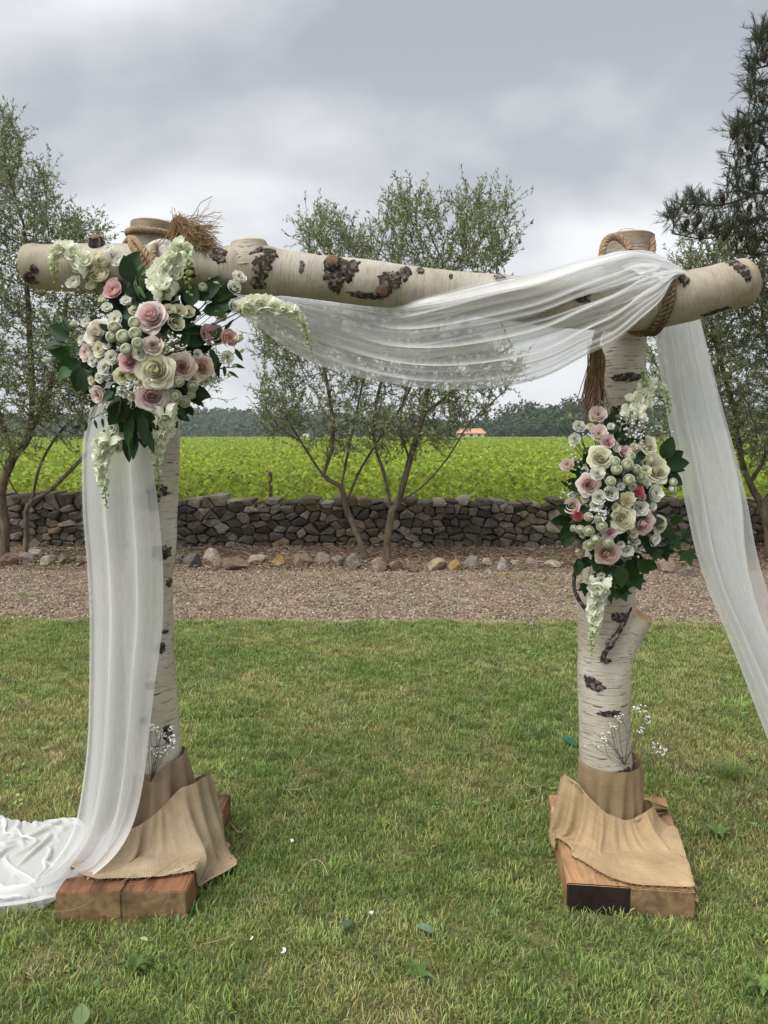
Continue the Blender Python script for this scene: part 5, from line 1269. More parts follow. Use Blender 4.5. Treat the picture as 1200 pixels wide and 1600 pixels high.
def carnation(cols, seed):
    r = random.Random(seed); b = MB(); o_, i_ = cols
    for k in range(44):
        t = (k + .5) / 44; petal(b, k * 2.4, .15 + .8 * t, .95 - .45 * t, .38, .2 + .5 * t, 1, 7, 4, np.array(i_), np.array(o_) * r.uniform(.85, 1.1), .3, .14, k, .05)
    return b.mesh('carnation', MAT['petal'])
def pompon(seed):
    r = random.Random(seed); b = MB(); n = 150
    for k in range(n):
        z = 1 - 1.55 * (k + .5) / n; a = k * 2.39996; q = math.sqrt(max(0, 1 - z * z)); d = Vector((q * math.cos(a), q * math.sin(a), z * .8))
        mt_ = TR(d * .74, basis(d, r.uniform(-.2, .2))) ; t = min(1, max(0, (q - .12) / .42)) if z > 0 else 1
        s = .07 + .09 * t; c = np.array((.52, .60, .20)) * (1 - t) + np.array((.86, .87, .76)) * t
        pts_ = [(-s, -s * .7, 0), (s, -s * .7, 0), (s * .9, s, .12), (0, s * 1.3, .19), (-s * .9, s, .12)]
        b.add([(mt_ @ Vector(p))[:] for p in pts_], [(0, 1, 2, 3, 4)], [c * .78, c * .78, c, c * 1.05, c])
    v, f, uv = tube(np.array([(0, 0, z) for z in np.linspace(-.72, .66, 7)]), [.1, .58, .74, .77, .73, .54, .1], 12); b.add(v, f, (.56, .62, .34))
    return b.mesh('button_chrysanthemum', MAT['petal'], False)
def bud(cols, seed):
    b = MB(); o_, i_ = cols
    for k in range(5): petal(b, k * 1.257, .42, 1.3, .95, 0, 1, 5, 6, (.35, .45, .15), o_, 0, 0, 0, .25, -.6)
    v, f, uv = tube(np.array([(0, 0, z) for z in np.linspace(-.65, .62, 7)]), [.12, .34, .42, .42, .36, .26, .05], 10); b.add(v, f, np.array(o_) * .85); sepals(b, -.6); return b.mesh('bud', MAT['petal'])
def floret(seed, g=0.0):
    r = random.Random(seed); b = MB(); o_ = np.array((.89, .90, .80)) * (1 - g) + np.array((.42, .55, .16)) * g; i_ = np.array((.80, .83, .64)) * (1 - g) + np.array((.28, .42, .08)) * g
    for k in range(5): petal(b, k * 1.257 + r.uniform(-.2, .2), .8 * (1 - .5 * g), .9, .85, .75 * (1 - g), 1, 6, 5, i_, o_, .5, .12 * (1 - g), r.uniform(0, 6), .1, -.6)
    for k in range(3): petal(b, k * 2.1 + .6, .42, .75, 1.1, .2, 1, 5, 4, i_, o_, .3, .1, r.uniform(0, 6), .1, -.5)
    return b.mesh('floret', MAT['petal'])
def leaf_mesh(kind, seed, tint=(1, 1, 1)):
    b = MB(); nl, nw = 9, 5
    if kind == 'ivy':
        out_ = [(0, 0), (.30, -.10), (.62, .05), (.48, .30), (.66, .62), (.30, .60), (0, 1.05), (-.30, .60), (-.66, .62), (-.48, .30), (-.62, .05), (-.30, -.10)]
        V = [(0, .35, .0)] + [(x, y, -.10 * abs(x) + .05 * math.sin(seed + x * 4)) for x, y in out_]; b.add(V, [(0, 1 + k, 1 + (k + 1) % 12) for k in range(12)], np.array(tint))
    else:
        asp = {'broad': .34, 'long': .17, 'olive': .13}[kind]; V = []
        for i in range(nl):
            t = i / (nl - 1); w_ = asp * math.sin(PI * t ** .8) ** .8 + .004
            for j in range(nw): s = -1 + 2 * j / (nw - 1); V.append((s * w_, t, .10 * w_ * 2 * abs(s) - .22 * t * t + .03 * math.sin(seed + t * 5) + .012 * math.sin(t * 20) * abs(s)))
        b.add(V, grid_faces(nl, nw), np.array(tint))
    v, f, uv = tube(np.array([(0, -.25, .02), (0, 0, 0), (0, .3, -.03)]), (.018, .014, .006), 4); b.add(v, f, np.array(tint) * 1.4)
    return b.mesh('leaf', MAT['leafd'])
pale = ((.88, .86, .76), (.82, .74, .60)); LILP = ((.80, .63, .64), (.70, .46, .51)); BLUSH = ((.88, .78, .75), (.82, .64, .61)); PRW = ((.88, .77, .73), (.80, .48, .48))
ROSE = {}
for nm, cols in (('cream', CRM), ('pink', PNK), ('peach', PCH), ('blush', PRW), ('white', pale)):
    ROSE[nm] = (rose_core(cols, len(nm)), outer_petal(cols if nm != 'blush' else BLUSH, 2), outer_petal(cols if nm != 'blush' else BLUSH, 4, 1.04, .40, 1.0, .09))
LIS = {nm: [lisianthus(cols, sd_ + 3) for sd_ in range(2)] for nm, cols in (('white', WHT), ('cream', CRM), ('pink', BLUSH), ('lilac', LILP), ('rose', PNK))}
CAR = {'coral': carnation(COR, 1), 'cream': carnation(CRM, 2), 'pink': carnation(PNK, 3)}; POM = [pompon(k) for k in range(2)]
BUD = {'cream': bud(CRM, 1), 'white': bud(WHT, 2), 'green': bud(GRN, 3)}; FLO = [[floret(k, g) for k in range(2)] for g in (0, .25, .6, 1.0)]
LEAF = {'broad': [leaf_mesh('broad', 1), leaf_mesh('broad', 2, (.75, .9, .8))], 'long': [leaf_mesh('long', 1), leaf_mesh('long', 2, (1.3, 1.3, 1.1))], 'ivy': [leaf_mesh('ivy', 1, (1.1, 1.3, 1)), leaf_mesh('ivy', 2, (.8, .9, .8))], 'pale': [leaf_mesh('olive', 1, (4.2, 3.6, 4.5))], 'green': [leaf_mesh('long', 4, (1.8, 2.2, 1.2)), leaf_mesh('broad', 4, (1.5, 1.9, 1.1))]}
class Bouquet:
    def __init__(s, label, org, sc, cen, hx, hy, yf, yr):
        s.org, s.sc, s.cen, s.hx, s.hy, s.yf, s.yr = org, sc, cen, hx, hy, yf, yr
        c = P(cen[0], cen[1], yr + .05); s.c = c; s.root = empty('flower_arrangement', c, label, 'flowers'); s.stems = MB(); s.n = 0
        s.leaf_n = 0
    def pt(s, zx, zy, dy=0.0):
        px, py = s.org[0] + zx / s.sc, s.org[1] + zy / s.sc; u = ((px - s.cen[0]) / s.hx) ** 2 + ((py - s.cen[1]) / s.hy) ** 2
        return P(px, py, s.yf + (s.yr - s.yf) * min(1.0, u) + dy)
    def dirn(s, p, k=1.0):
        d = (p - s.c) ; d.y *= 1.0; d = d.normalized() * k + Vector((0, -1.0, .12)) + Vector((random.gauss(0, .14), 0, random.gauss(0, .14))); return d.normalized()
    def stem(s, p, d, r=.0016, to=None):
        e_ = to if to is not None else s.c + (p - s.c) * .25 + Vector((0, .02, 0)); mid = p - d * .06; v, f, uv = tube(catmull([np.array((p - d * .012)[:]), np.array((mid * .7 + e_ * .3)[:]), np.array(e_[:])], 4), r, 5); s.stems.add(v, f, (.10, .17, .06))
    def put(s, me, zx, zy, zr, name, dy=0, k=.8, scale=1.0, label=None, stemr=.0016, d=None):
        p = s.pt(zx, zy, dy); m = M(zr / s.sc, p) * scale; d = d or s.dirn(p, k)
        o = ob(name, me, s.root, TR(p, basis(d, random.uniform(0, 6.28), m))); s.stem(p, d, stemr)
        if label: o['label'] = label
        return o, p, d, m
    def rose(s, nm, zx, zy, zr, dy=-.01, k=.6, side=None):
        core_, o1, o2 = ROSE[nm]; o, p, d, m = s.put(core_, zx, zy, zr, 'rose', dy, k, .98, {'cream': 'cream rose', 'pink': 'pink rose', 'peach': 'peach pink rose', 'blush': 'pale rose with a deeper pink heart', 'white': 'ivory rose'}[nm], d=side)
        for ring_, me, n_, a0 in ((0, o1, 5, .3), (1, o2, 5, .9)):
            for q in range(n_):
                ob('petal', me, o, wm(o) @ Matrix.Rotation(a0 + q * 2 * PI / n_ + random.uniform(-.15, .15), 4, 'Z') @ Matrix.Diagonal((random.uniform(.92, 1.08),) * 2 + (random.uniform(.85, 1.1), 1)))
    def lis(s, nm, zx, zy, zr, dy=-.01, k=.8):
        s.put(LIS[nm][s.n % 2], zx, zy, zr, 'lisianthus', dy, k, 1.12, None if nm == 'white' else {'cream': 'cream lisianthus', 'pink': 'blush pink lisianthus', 'lilac': 'dusky pink lisianthus', 'rose': 'pink lisianthus'}[nm]); s.n += 1
    def pom(s, zx, zy, zr, dy=-.025): s.put(POM[s.n % 2], zx, zy, zr, 'button_chrysanthemum', dy, .5, 1.12); s.n += 1
    def snap(s, zpts, r0, r1, nf, label, dy=-.02, wdt=.7, endbuds=.35):
        path = catmull([np.array(s.pt(x, y, dy + (q[0] if q else 0))[:]) for x, y, *q in zpts], 8); st_ = MB(); L = np.concatenate([[0], np.cumsum(np.linalg.norm(np.diff(path, axis=0), axis=1))]); m0 = M(1 / s.sc, path[0])
        v, f, uv = tube(path, np.linspace(.0022, .0010, len(path)), 5); st_.add(v, f, (.16, .26, .07))
        tl = []; T = np.gradient(path, axis=0)
        for k in range(nf):
            t = (k + .5) / nf; tt = t ** 1.0; sl = tt * L[-1]; p = Vector([np.interp(sl, L, path[:, q]) for q in range(3)]); tn = Vector([np.interp(sl, L, T[:, q]) for q in range(3)]).normalized()
            a = k * 2.4 + random.uniform(-.3, .3); x = tn.cross(Vector((0, 1, .2))).normalized(); y = tn.cross(x); dd = (x * math.cos(a) + y * math.sin(a)); dd = (dd * .85 + Vector((0, -.35, 0)) + tn * .25).normalized()
            rr = (r0 * 1.12 + (r1 - r0 * 1.12) * t ** 1.2) * m0; g = 0 if t < .55 else (1 if t < .70 else (2 if t < .82 else 3)); tl.append((p + dd * rr * wdt * 1.1, dd, rr, g))
        so_ = ob('snapdragon', st_.mesh('snapdragon', MAT['plant']), s.root); so_['label'] = label
        for p, dd, rr, g in tl: ob('floret', FLO[g][s.n % 2], so_, TR(p, basis(dd, random.uniform(0, 6.28), rr * (1.05 if g < 2 else 1.0)))); s.n += 1
        e_ = s.c + (Vector(path[0]) - s.c) * .2; v, f, uv = tube(catmull([path[0], (path[0] * .5 + np.array(e_[:]) * .5), np.array(e_[:])], 4), .002, 5); s.stems.add(v, f, (.12, .2, .06))
    def leaf(s, kind, zx, zy, ln, ang, dy=0.0, tilt=.35, stem=True):
        """ang: screen direction the tip points to (degrees, 0 right, 90 up); ln in zoom pixels"""
        p = s.pt(zx, zy, dy); m = M(ln * .88 / s.sc, p); a = R(ang); yd = Vector((math.cos(a), -tilt * random.uniform(-.3, 1.2), math.sin(a))).normalized()
        zd = Vector((random.gauss(0, .35), -1, random.gauss(.25, .35))); zd = (zd - yd * zd.dot(yd)).normalized(); xd = yd.cross(zd)
        ob('leaf', LEAF[kind][s.leaf_n % len(LEAF[kind])], s.root, TR(p, (Matrix((xd, yd, zd)).transposed() * m).to_4x4())); s.leaf_n += 1
        if stem and dy < .02 and ln > 30: s.stem(p, yd, .0011)
    def filler(s, n, kinds=('broad', 'long'), rng_=(45, 80), rx=.8, ry=.8, dy=(.03, .14), shape=None):
        for _ in range(n):
            while True:
                u, v_ = random.uniform(-1, 1), random.uniform(-1, 1)
                if u * u + v_ * v_ < 1 and (shape is None or shape(u, v_)): break
            zx = (s.cen[0] + u * s.hx * rx - s.org[0]) * s.sc; zy = (s.cen[1] + v_ * s.hy * ry - s.org[1]) * s.sc
            s.leaf(random.choice(kinds), zx, zy, random.uniform(*rng_), math.degrees(math.atan2(-v_, u)) + random.gauss(0, 45), random.uniform(*dy), .5, False)
    def gyp(s, zx, zy, zr, n, dy=0.0, to=None):
        c = s.pt(zx, zy, dy); rr = M(zr / s.sc, c); gypsophila(s.root, c, rr, n, to or (s.c + (c - s.c) * .3))
    def done(s):
        o = ob('stems', s.stems.mesh('stems', MAT['plant']), s.root); o['kind'] = 'stuff'
def ico(r_, c, jit=.15):
    t = 1.618; V = np.array([(-1, t, 0), (1, t, 0), (-1, -t, 0), (1, -t, 0), (0, -1, t), (0, 1, t), (0, -1, -t), (0, 1, -t), (t, 0, -1), (t, 0, 1), (-t, 0, -1), (-t, 0, 1)]) / 1.9
    V = V * r_ * (1 + jit * rng.normal(size=(12, 1))) + np.array(c)
    return V, [(0, 11, 5), (0, 5, 1), (0, 1, 7), (0, 7, 10), (0, 10, 11), (1, 5, 9), (5, 11, 4), (11, 10, 2), (10, 7, 6), (7, 1, 8), (3, 9, 4), (3, 4, 2), (3, 2, 6), (3, 6, 8), (3, 8, 9), (4, 9, 5), (2, 4, 11), (6, 2, 10), (8, 6, 7), (9, 8, 1)]
def gypsophila(parent, c, rr, n, root, size=.0034, top=False, stemc=(.20, .24, .12)):
    b = MB(); c = Vector(c); root = Vector(root); hubs = []
    for _ in range(max(3, n // 9)):
        h = c + Vector((random.gauss(0, .5), random.gauss(0, .35), random.gauss(0, .5))) * rr; hubs.append(h)
        mid = (root + h) * .5 + Vector((random.gauss(0, .01),) * 3); v, f, uv = tube(catmull([np.array(root[:]), np.array(mid[:]), np.array(h[:])], 3), .0008, 3); b.add(v, f, stemc)
    for _ in range(n):
        h = random.choice(hubs); p = h + Vector((random.gauss(0, .3), random.gauss(0, .2), random.gauss(0, .3))) * rr
        v, f, uv = tube(np.array([h[:], ((h + p) * .5 + Vector((0, 0, -.003)))[:], p[:]]), .0005, 3); b.add(v, f, stemc)
        v, f = ico(size * random.uniform(.65, 1.3), p[:], .22); b.add(v, f, (.84, .85, .83))
    o = ob('baby_breath', b.mesh('baby_breath', MAT['petal'], False), parent); o['kind'] = 'stuff'; return o

BL = Bouquet('large spilling arrangement of roses and snapdragons on the left corner of the arch', (30, 320), 2.4, (228, 560), 105, 150, 2.19, 2.36)
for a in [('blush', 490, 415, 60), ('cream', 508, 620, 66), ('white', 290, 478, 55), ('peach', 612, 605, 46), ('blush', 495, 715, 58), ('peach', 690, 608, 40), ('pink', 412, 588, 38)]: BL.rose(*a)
for a in [('lilac', 722, 485, 52), ('rose', 352, 318, 42), ('rose', 350, 290, 26), ('pink', 250, 552, 38), ('pink', 500, 525, 42), ('pink', 296, 712, 40), ('rose', 790, 500, 38), ('white', 375, 205, 34), ('white', 335, 163, 26), ('white', 204, 288, 33), ('white', 360, 428, 34),
          ('white', 345, 573, 32), ('white', 825, 268, 30), ('white', 808, 308, 30), ('white', 815, 378, 33), ('white', 850, 400, 32), ('white', 782, 572, 28), ('white', 320, 610, 34), ('cream', 386, 640, 38), ('white', 350, 835, 32), ('white', 378, 878, 34), ('cream', 370, 912, 26), ('white', 450, 555, 30), ('white', 466, 862, 22),
          ('cream', 755, 418, 26), ('cream', 300, 262, 42), ('cream', 270, 240, 34), ('cream', 288, 190, 24), ('cream', 600, 400, 34), ('cream', 560, 395, 30), ('cream', 590, 445, 34), ('cream', 635, 400, 28), ('cream', 300, 540, 34), ('cream', 650, 655, 24)]: BL.lis(*a)
BL.put(BUD['cream'], 820, 502, 34, 'bud', 0, 1.2); BL.put(BUD['green'], 108, 582, 24, 'bud', 0, 1.6); BL.put(BUD['cream'], 208, 448, 24, 'bud', 0, 1.2); BL.put(BUD['green'], 806, 605, 16, 'bud', 0, 1); BL.put(BUD['green'], 713, 278, 9, 'bud', 0, 1); BL.put(BUD['green'], 835, 548, 16, 'bud')
for a in [(355, 458, 22), (345, 495, 20), (390, 493, 25), (433, 442, 23), (434, 482, 23), (402, 542, 22), (445, 520, 22), (585, 717, 24), (650, 680, 20), (620, 738, 22), (598, 663, 20), (688, 310, 17), (645, 712, 16)]: BL.pom(*a)
BL.snap([(262, 235), (215, 190), (165, 160), (135, 190), (132, 240), (138, 295)], 34, 9, 26, 'snapdragon arching over the left end of the crossbeam')
BL.snap([(545, 330, -.02), (520, 270, -.02), (560, 215, -.03), (610, 150, -.04), (635, 190, -.06), (632, 260, -.06), (640, 340, -.05)], 38, 11, 40, 'white snapdragon rising in front of the crossbeam')
BL.snap([(840, 395), (900, 370), (960, 385), (1030, 400), (1065, 450), (1085, 510), (1100, 555)], 34, 8, 34, 'snapdragon reaching right across the tulle swag')
BL.snap([(350, 860), (318, 900), (308, 960), (312, 1020), (322, 1080), (328, 1138)], 36, 8, 32, 'white snapdragon hanging at the lower left')
BL.snap([(545, 755), (545, 830), (520, 910), (518, 970), (522, 1020), (524, 1080)], 38, 8, 34, 'white snapdragon hanging in front of the left post')
BL.snap([(610, 300), (570, 260), (540, 290), (545, 350)], 34, 26, 10, 'short white snapdragon cluster')
for a in [('green', 200, 540, 110, 190), ('broad', 190, 500, 110, 150), ('broad', 230, 590, 120, 200), ('green', 215, 600, 100, 215), ('broad', 240, 610, 110, 250), ('green', 190, 560, 95, 170), ('broad', 200, 480, 80, 120), ('green', 225, 620, 90, 290), ('broad', 250, 620, 95, 265), ('broad', 170, 520, 90, 185),
          ('broad', 400, 270, 120, 60), ('broad', 420, 290, 110, 100), ('broad', 660, 350, 120, 30), ('broad', 700, 360, 120, 60), ('broad', 740, 400, 110, 40), ('broad', 690, 400, 130, 10), ('long', 720, 360, 130, 20), ('broad', 640, 380, 100, 80), ('long', 760, 330, 100, 40),
          ('broad', 400, 740, 120, 240), ('broad', 380, 720, 110, 250), ('long', 420, 780, 140, 260), ('long', 460, 780, 140, 280), ('long', 430, 840, 130, 250), ('broad', 470, 760, 110, 290), ('long', 590, 740, 90, 300), ('long', 400, 870, 110, 275), ('long', 350, 840, 90, 215), ('long', 440, 850, 120, 262), ('long', 480, 840, 110, 285),
          ('long', 740, 560, 100, 270), ('long', 720, 540, 90, 285), ('long', 770, 480, 70, 60), ('long', 810, 540, 60, 300), ('long', 800, 600, 52, 350), ('long', 785, 625, 52, 335), ('long', 768, 605, 46, 280), ('green', 740, 520, 70, 75), ('green', 760, 590, 60, 230)]: BL.leaf(*a)
for k in range(22): BL.leaf('pale', 440 + random.gauss(0, 22), 265 + random.gauss(0, 18), random.uniform(45, 70), random.choice([60, 120, 250, 270, 290]) + random.gauss(0, 15), -.01)
for k, (x, y) in enumerate([(232, 828), (255, 815), (283, 806), (312, 800), (330, 778)]): BL.leaf('long', x, y, 40, [200, 260, 280, 275, 60][k], .0)
v, f, uv = tube(catmull([np.array(BL.pt(x, y)[:]) for x, y in [(360, 765), (300, 790), (240, 812), (225, 830)]], 5), .0009, 4); BL.stems.add(v, f, (.05, .06, .03))
BL.filler(200, ('broad', 'long'), (45, 85), .80, .80, (.04, .13)); BL.filler(30, ('broad',), (45, 75), .6, .7, (.01, .03))
BL.gyp(575, 520, 45, 36, -.02); BL.gyp(400, 690, 55, 40, -.01); BL.gyp(215, 400, 80, 46, .03); BL.gyp(470, 660, 40, 22, -.03); BL.gyp(200, 345, 50, 18, .04); BL.gyp(345, 745, 40, 20, 0)
for a in [(250, 440, 22), (235, 505, 20), (275, 585, 24), (330, 520, 22), (420, 640, 20), (455, 670, 18), (545, 540, 22), (560, 585, 20), (300, 650, 22), (270, 660, 18), (560, 660, 22), (540, 690, 20), (640, 620, 20), (670, 560, 18), (430, 395, 20), (400, 360, 22), (385, 700, 20), (330, 385, 22), (310, 350, 18), (700, 660, 18), (270, 300, 26), (250, 215, 24), (222, 240, 24), (312, 215, 26), (740, 300, 16), (420, 720, 18)]: BL.lis('white' if random.random() < .65 else 'cream', a[0], a[1], a[2] * 1.05, .0)
BL.done()
BR_ = Bouquet('tall oval arrangement of roses and lisianthus tied to the right post', (820, 560), 3.2, (958, 775), 80, 165, 2.34, 2.50)
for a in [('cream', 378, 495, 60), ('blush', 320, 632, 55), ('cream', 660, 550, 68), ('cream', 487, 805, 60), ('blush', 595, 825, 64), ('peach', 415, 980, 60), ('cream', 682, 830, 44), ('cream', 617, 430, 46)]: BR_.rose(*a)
for a in [('white', 272, 338, 37), ('white', 248, 402, 35), ('white', 365, 575, 40), ('white', 433, 675, 43), ('white', 372, 692, 40), ('white', 357, 735, 36), ('white', 578, 748, 44), ('white', 515, 962, 34), ('white', 650, 908, 38), ('pink', 236, 733, 46), ('pink', 370, 375, 50), ('lilac', 415, 412, 40), ('pink', 368, 280, 48), ('pink', 212, 530, 40),
          ('lilac', 503, 465, 36), ('white', 655, 675, 50), ('lilac', 432, 875, 34), ('white', 320, 935, 34), ('cream', 340, 300, 22), ('cream', 605, 560, 32), ('white', 380, 1085, 24), ('white', 430, 1090, 28), ('cream', 505, 735, 30)]: BR_.lis(*a)
BR_.put(CAR['cream'], 515, 703, 50, 'carnation', -.015, .6, 1, 'cream carnation'); BR_.put(CAR['coral'], 570, 663, 38, 'carnation', -.02, .6, 1, 'coral carnation'); BR_.put(CAR['coral'], 267, 790, 36, 'carnation', -.02, .6, 1, 'coral carnation'); BR_.put(CAR['pink'], 590, 690, 24, 'carnation', -.02, .6)
for a in [(450, 515, 25), (458, 555, 27), (512, 530, 30), (527, 490, 25), (557, 553, 24), (583, 587, 24), (520, 607, 29), (430, 615, 25), (318, 792, 22), (385, 838, 27), (320, 862, 27), (353, 905, 25), (325, 930, 25), (367, 800, 20), (277, 855, 22), (418, 920, 25), (740, 620, 22), (735, 655, 22), (690, 610, 22), (245, 850, 18)]: BR_.pom(*a)
for a in [('green', 230, 292, 26), ('green', 185, 303, 13), ('cream', 243, 890, 20), ('green', 265, 965, 30), ('white', 740, 690, 18), ('green', 460, 430, 22), ('white', 520, 918, 14), ('green', 165, 330, 9), ('cream', 500, 290, 18), ('green', 385, 222, 14)]: BR_.put(BUD[a[0]], a[1], a[2], a[3], 'bud', 0, 1.3)
BR_.snap([(560, 310), (560, 240), (600, 170), (650, 130), (695, 160), (715, 215), (722, 285)], 42, 12, 34, 'snapdragon curling up beside the upper right post')
BR_.snap([(590, 250), (600, 180), (590, 110), (600, 85)], 36, 30, 9, 'short snapdragon tip by the upper right post'); BR_.snap([(520, 290), (520, 220), (550, 190), (580, 260)], 30, 26, 8, 'white snapdragon florets above the baby breath')
BR_.snap([(380, 1110), (365, 1180), (350, 1260), (350, 1330), (335, 1400), (335, 1485)], 46, 12, 36, 'white snapdragon hanging down the front of the right post')
for a in [('broad', 690, 500, 130, 70), ('broad', 700, 520, 120, 30), ('broad', 700, 530, 130, 5), ('long', 700, 545, 120, 350), ('broad', 710, 580, 110, 330), ('broad', 690, 590, 100, 310), ('broad', 240, 770, 100, 160), ('broad', 230, 800, 110, 190), ('broad', 235, 830, 110, 230), ('long', 240, 860, 120, 240), ('broad', 250, 880, 100, 215), ('long', 220, 640, 60, 150),
          ('ivy', 760, 820, 60, 100), ('ivy', 785, 890, 62, 40), ('ivy', 810, 960, 90, 280), ('ivy', 740, 860, 80, 200), ('ivy', 740, 900, 80, 300), ('ivy', 690, 940, 90, 290), ('ivy', 660, 950, 80, 250), ('ivy', 640, 930, 80, 220), ('broad', 560, 1010, 120, 320), ('broad', 520, 1020, 120, 290), ('broad', 480, 1040, 120, 270), ('broad', 590, 1020, 100, 340), ('ivy', 550, 1090, 85, 290), ('ivy', 490, 1080, 90, 250),
          ('ivy', 430, 1150, 90, 270), ('ivy', 310, 1130, 70, 260), ('broad', 280, 1010, 90, 250), ('broad', 265, 1000, 80, 280), ('ivy', 480, 1150, 80, 290), ('broad', 440, 1060, 110, 260), ('ivy', 400, 1160, 60, 240), ('broad', 500, 1100, 100, 260), ('ivy', 370, 1090, 50, 110)]: BR_.leaf(*a)
BR_.filler(170, ('broad', 'long'), (50, 95), .76, .78, (.04, .11)); BR_.filler(25, ('broad', 'ivy'), (50, 80), .6, .7, (.01, .03))
BR_.gyp(545, 350, 85, 95, -.01); BR_.gyp(215, 660, 48, 40, 0); BR_.gyp(585, 955, 60, 30, .0); BR_.gyp(400, 770, 55, 30, -.02); BR_.gyp(300, 480, 60, 16, .02); BR_.gyp(600, 640, 60, 12, .0); BR_.gyp(700, 350, 50, 14, .03)
for a in [(300, 560, 22), (300, 700, 22), (455, 745, 22), (540, 640, 22), (480, 640, 20), (610, 620, 24), (640, 740, 24), (455, 860, 20), (545, 880, 24), (560, 920, 20), (380, 890, 20), (290, 880, 20), (460, 450, 22), (545, 440, 22), (330, 340, 20), (430, 340, 20), (480, 930, 22), (620, 500, 20)]: BR_.lis('white' if random.random() < .65 else 'cream', a[0], a[1], a[2] * 1.05, .0)
BR_.done()
# baby's breath tucked at the foot of each post
def sprig(label, hubs, root, Yv, n):
    rp = P(root[0], root[1], Yv); t = empty('baby_breath_sprig', rp, label, 'sprig')
    for (px, py, r_) in hubs: gypsophila(t, P(px, py, Yv - .01), M(r_, rp), n, rp, .0033, stemc=(.16, .13, .09))
sprig("sprig of white baby's breath tucked into the left post's burlap", [(245, 1148, 14), (258, 1162, 13), (232, 1160, 12), (246, 1178, 11), (268, 1150, 10), (240, 1135, 9)], (236, 1222), 2.50, 20)
sprig("loose sprig of white baby's breath leaning right out of the right post's burlap", [(992, 1110, 11), (1010, 1120, 9), (1000, 1140, 10), (1025, 1165, 10), (1036, 1175, 6), (940, 1150, 12), (960, 1142, 9), (935, 1168, 10), (968, 1120, 7)], (976, 1195), 2.52, 13)

# ------------------------------------------------------------------ small things lying on the lawn
def lying_leaf(px, py, ln, ang, colr, label, kind='broad', z=.03):
    b = MB(); V = []; nl, nw = 9, 5
    for i in range(nl):
        t = i / (nl - 1); w_ = .30 * math.sin(PI * t ** .85) ** .75 + .004
        for j in range(nw): s = -1 + 2 * j / (nw - 1); V.append((s * w_, t - .5, .10 * abs(s) * w_ * 2 + .03 * math.sin(t * 5 + px)))
    b.add(V, grid_faces(nl, nw), np.array(colr)); v, f, uv = tube(np.array([(0, -.75, .02), (0, -.5, .01), (0, .45, .012)]), (.02, .016, .005), 4); b.add(v, f, np.array(colr) * 1.2)
    g = G(px, py, z); m = M(ln, g); ob('fallen_leaf', b.mesh('fallen_leaf', MAT['plant']), None, TR(g, (Matrix.Rotation(R(ang), 3, 'Z') @ Matrix.Rotation(R(14), 3, 'X') * m).to_4x4()), label=label, cat='leaf')
lying_leaf(127, 1586, 42, 20, (.16, .22, .10), 'large oval green leaf lying in the grass at the bottom left corner', z=.04)
lying_leaf(665, 1451, 30, 80, (.17, .24, .15), 'grey green leaf lying on the grass between the two posts')
lying_leaf(541, 1444, 24, -50, (.08, .13, .07), 'dark green leaf lying on the grass left of the grey green one')
lying_leaf(225, 1467, 13, 85, (.42, .52, .24), 'tiny pale green bud leaf on the grass before the left block')
lying_leaf(890, 1158, 30, 50, (.03, .16, .12), 'teal green strip lying in the grass behind the right post')
def petal_thing(px, py, ln, ang, label):
    b = MB(); petal(b, 0, .8, .4, .8, .6, 1, 7, 5, WHT[0], WHT[0], .3, .05, px); g = G(px, py, .035); m = M(ln, g)
    ob('fallen_petal', b.mesh('fallen_petal', MAT['petal']), None, TR(g, (Matrix.Rotation(R(ang), 3, 'Z') * m).to_4x4()), label=label, cat='petal')
petal_thing(438, 1484, 13, 30, 'white petal lying on the grass in front of the arch opening')
petal_thing(581, 1426, 8, 100, 'small white petal lying just above the dark green leaf'); petal_thing(454, 1313, 8, 60, 'small white petal lying right of the left burlap wrap'); petal_thing(389, 1464, 9, 10, 'white sliver of petal lying left of the largest petal')
def strand(pts, label, w=.0011, c=(.50, .44, .30)):
    pl = [np.array(G(x, y, .035 + .006 * (k % 2))[:]) for k, (x, y) in enumerate(pts)]; v, f, uv = tube(catmull(pl, 7), w, 4); b = MB(); b.add(v, f, c); ob('jute_strand', b.mesh('jute_strand', MAT['rope']), label=label, cat='strand')
strand([(452, 1238), (450, 1233), (460, 1234), (470, 1232), (484, 1227), (488, 1226)], 'curly pale strand on the grass right of the left burlap wrap')
strand([(452, 1235), (456, 1242), (464, 1246)], 'short pale strand touching the curly one on the grass', .0009)
strand([(462, 1372), (475, 1352), (492, 1343), (505, 1350), (513, 1368)], 'arched pale strand on the grass in the middle of the arch')
strand([(360, 1285), (368, 1296), (376, 1300), (384, 1292)], 'short straw strand beside the left timber block')
strand([(821, 1212), (820, 1222), (832, 1230), (843, 1228), (843, 1242), (830, 1250), (818, 1251)], 'kinked strand on the grass left of the right burlap wrap')
strand([(1070, 1330), (1073, 1345), (1066, 1352), (1080, 1356)], 'thin strand loose by the right burlap drape')
strand([(318, 1475), (345, 1468), (372, 1458)], 'long dry stalk lying before the left block', .0009, (.45, .38, .2))
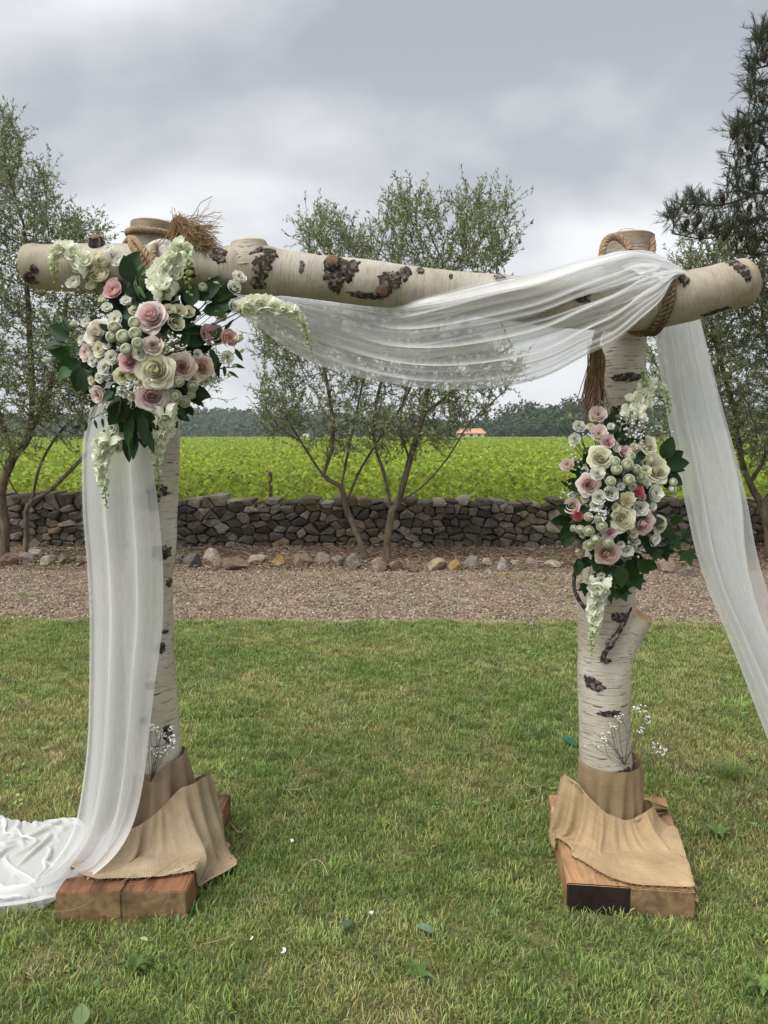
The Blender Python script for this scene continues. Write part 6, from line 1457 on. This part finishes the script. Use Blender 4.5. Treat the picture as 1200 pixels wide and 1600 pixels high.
for (px, py, nb, rad_, h0, h1, ln, lb) in ((1142, 1215, 90, .05, .06, .13, 1.5, 'tuft of longer bright grass growing right of the right post'), (1150, 1108, 60, .07, .04, .09, 1.4, 'loose patch of longer grass near the right hand tulle'), (410, 1212, 40, .04, .03, .07, 1.1, 'small fresh grass tuft behind the left block'), (520, 1368, 40, .05, .03, .07, 1.0, 'small lush grass tuft in the middle of the arch')):
    v, f, c = tuft(nb, rad_, h0, h1, .0042, ln, int(px), .02); b = MB(); g = G(px, py, 0); b.add(np.array(v) + np.array(g[:]), f, np.array(c) * np.array((1.05, 1.25, 1.0))); o = ob('grass_tuft', b.mesh('grass_tuft', MAT['grass']), label=lb, cat='grass tuft')
def rosette(px, py, n, ln, label, c=(.12, .185, .05), kind='w'):
    g = G(px, py, .012); b = MB()
    for k in range(n):
        a = k * 2.4 + random.uniform(-.3, .3); L = ln * random.uniform(.6, 1.1); V = []
        for i in range(6):
            t = i / 5; w_ = L * .2 * math.sin(PI * t ** .7) + .001
            for s in (-1, 0, 1): V.append((g.x + math.cos(a) * t * L - math.sin(a) * s * w_, g.y + math.sin(a) * t * L + math.cos(a) * s * w_, g.z + L * .55 * math.sin(t * 2.2) + abs(s) * w_ * .4))
        b.add(V, grid_faces(6, 3), np.array(c) * random.uniform(.8, 1.25))
    o = ob('weed', b.mesh('weed', MAT['plant']), label=label, cat='weed')
rosette(1122, 1308, 9, .055, 'grey green broad leaved weed in the grass right of the right block'); rosette(1192, 1550, 8, .06, 'broad leaved weed in the bottom right corner of the lawn'); rosette(655, 1530, 7, .05, 'dark broad leaved weed in the lawn near the bottom centre', (.09, .15, .04)); rosette(212, 1515, 7, .05, 'dark broad leaved weed in the lawn below the left block', (.09, .14, .04)); rosette(600, 1290, 8, .035, 'yellow green clover patch in the middle of the lawn', (.20, .24, .05)); rosette(1175, 1190, 6, .05, 'small leafy weed behind the tuft of longer grass')

# ------------------------------------------------------------------ air
hm = newmat('air'); t = NT(hm); pv = t.n('ShaderNodeVolumePrincipled', {'Color': (.86, .92, 1.0, 1), 'Density': .0005, 'Anisotropy': 0.0})
t.t.links.new(pv.outputs[0], t.n('ShaderNodeOutputMaterial').inputs[1])
v_, f_ = bx(-700, 700, -60, 620, -1.2, 40); b = MB(); b.add(v_, f_); o = ob('haze', b.mesh('haze', hm, False)); o['kind'] = 'stuff'
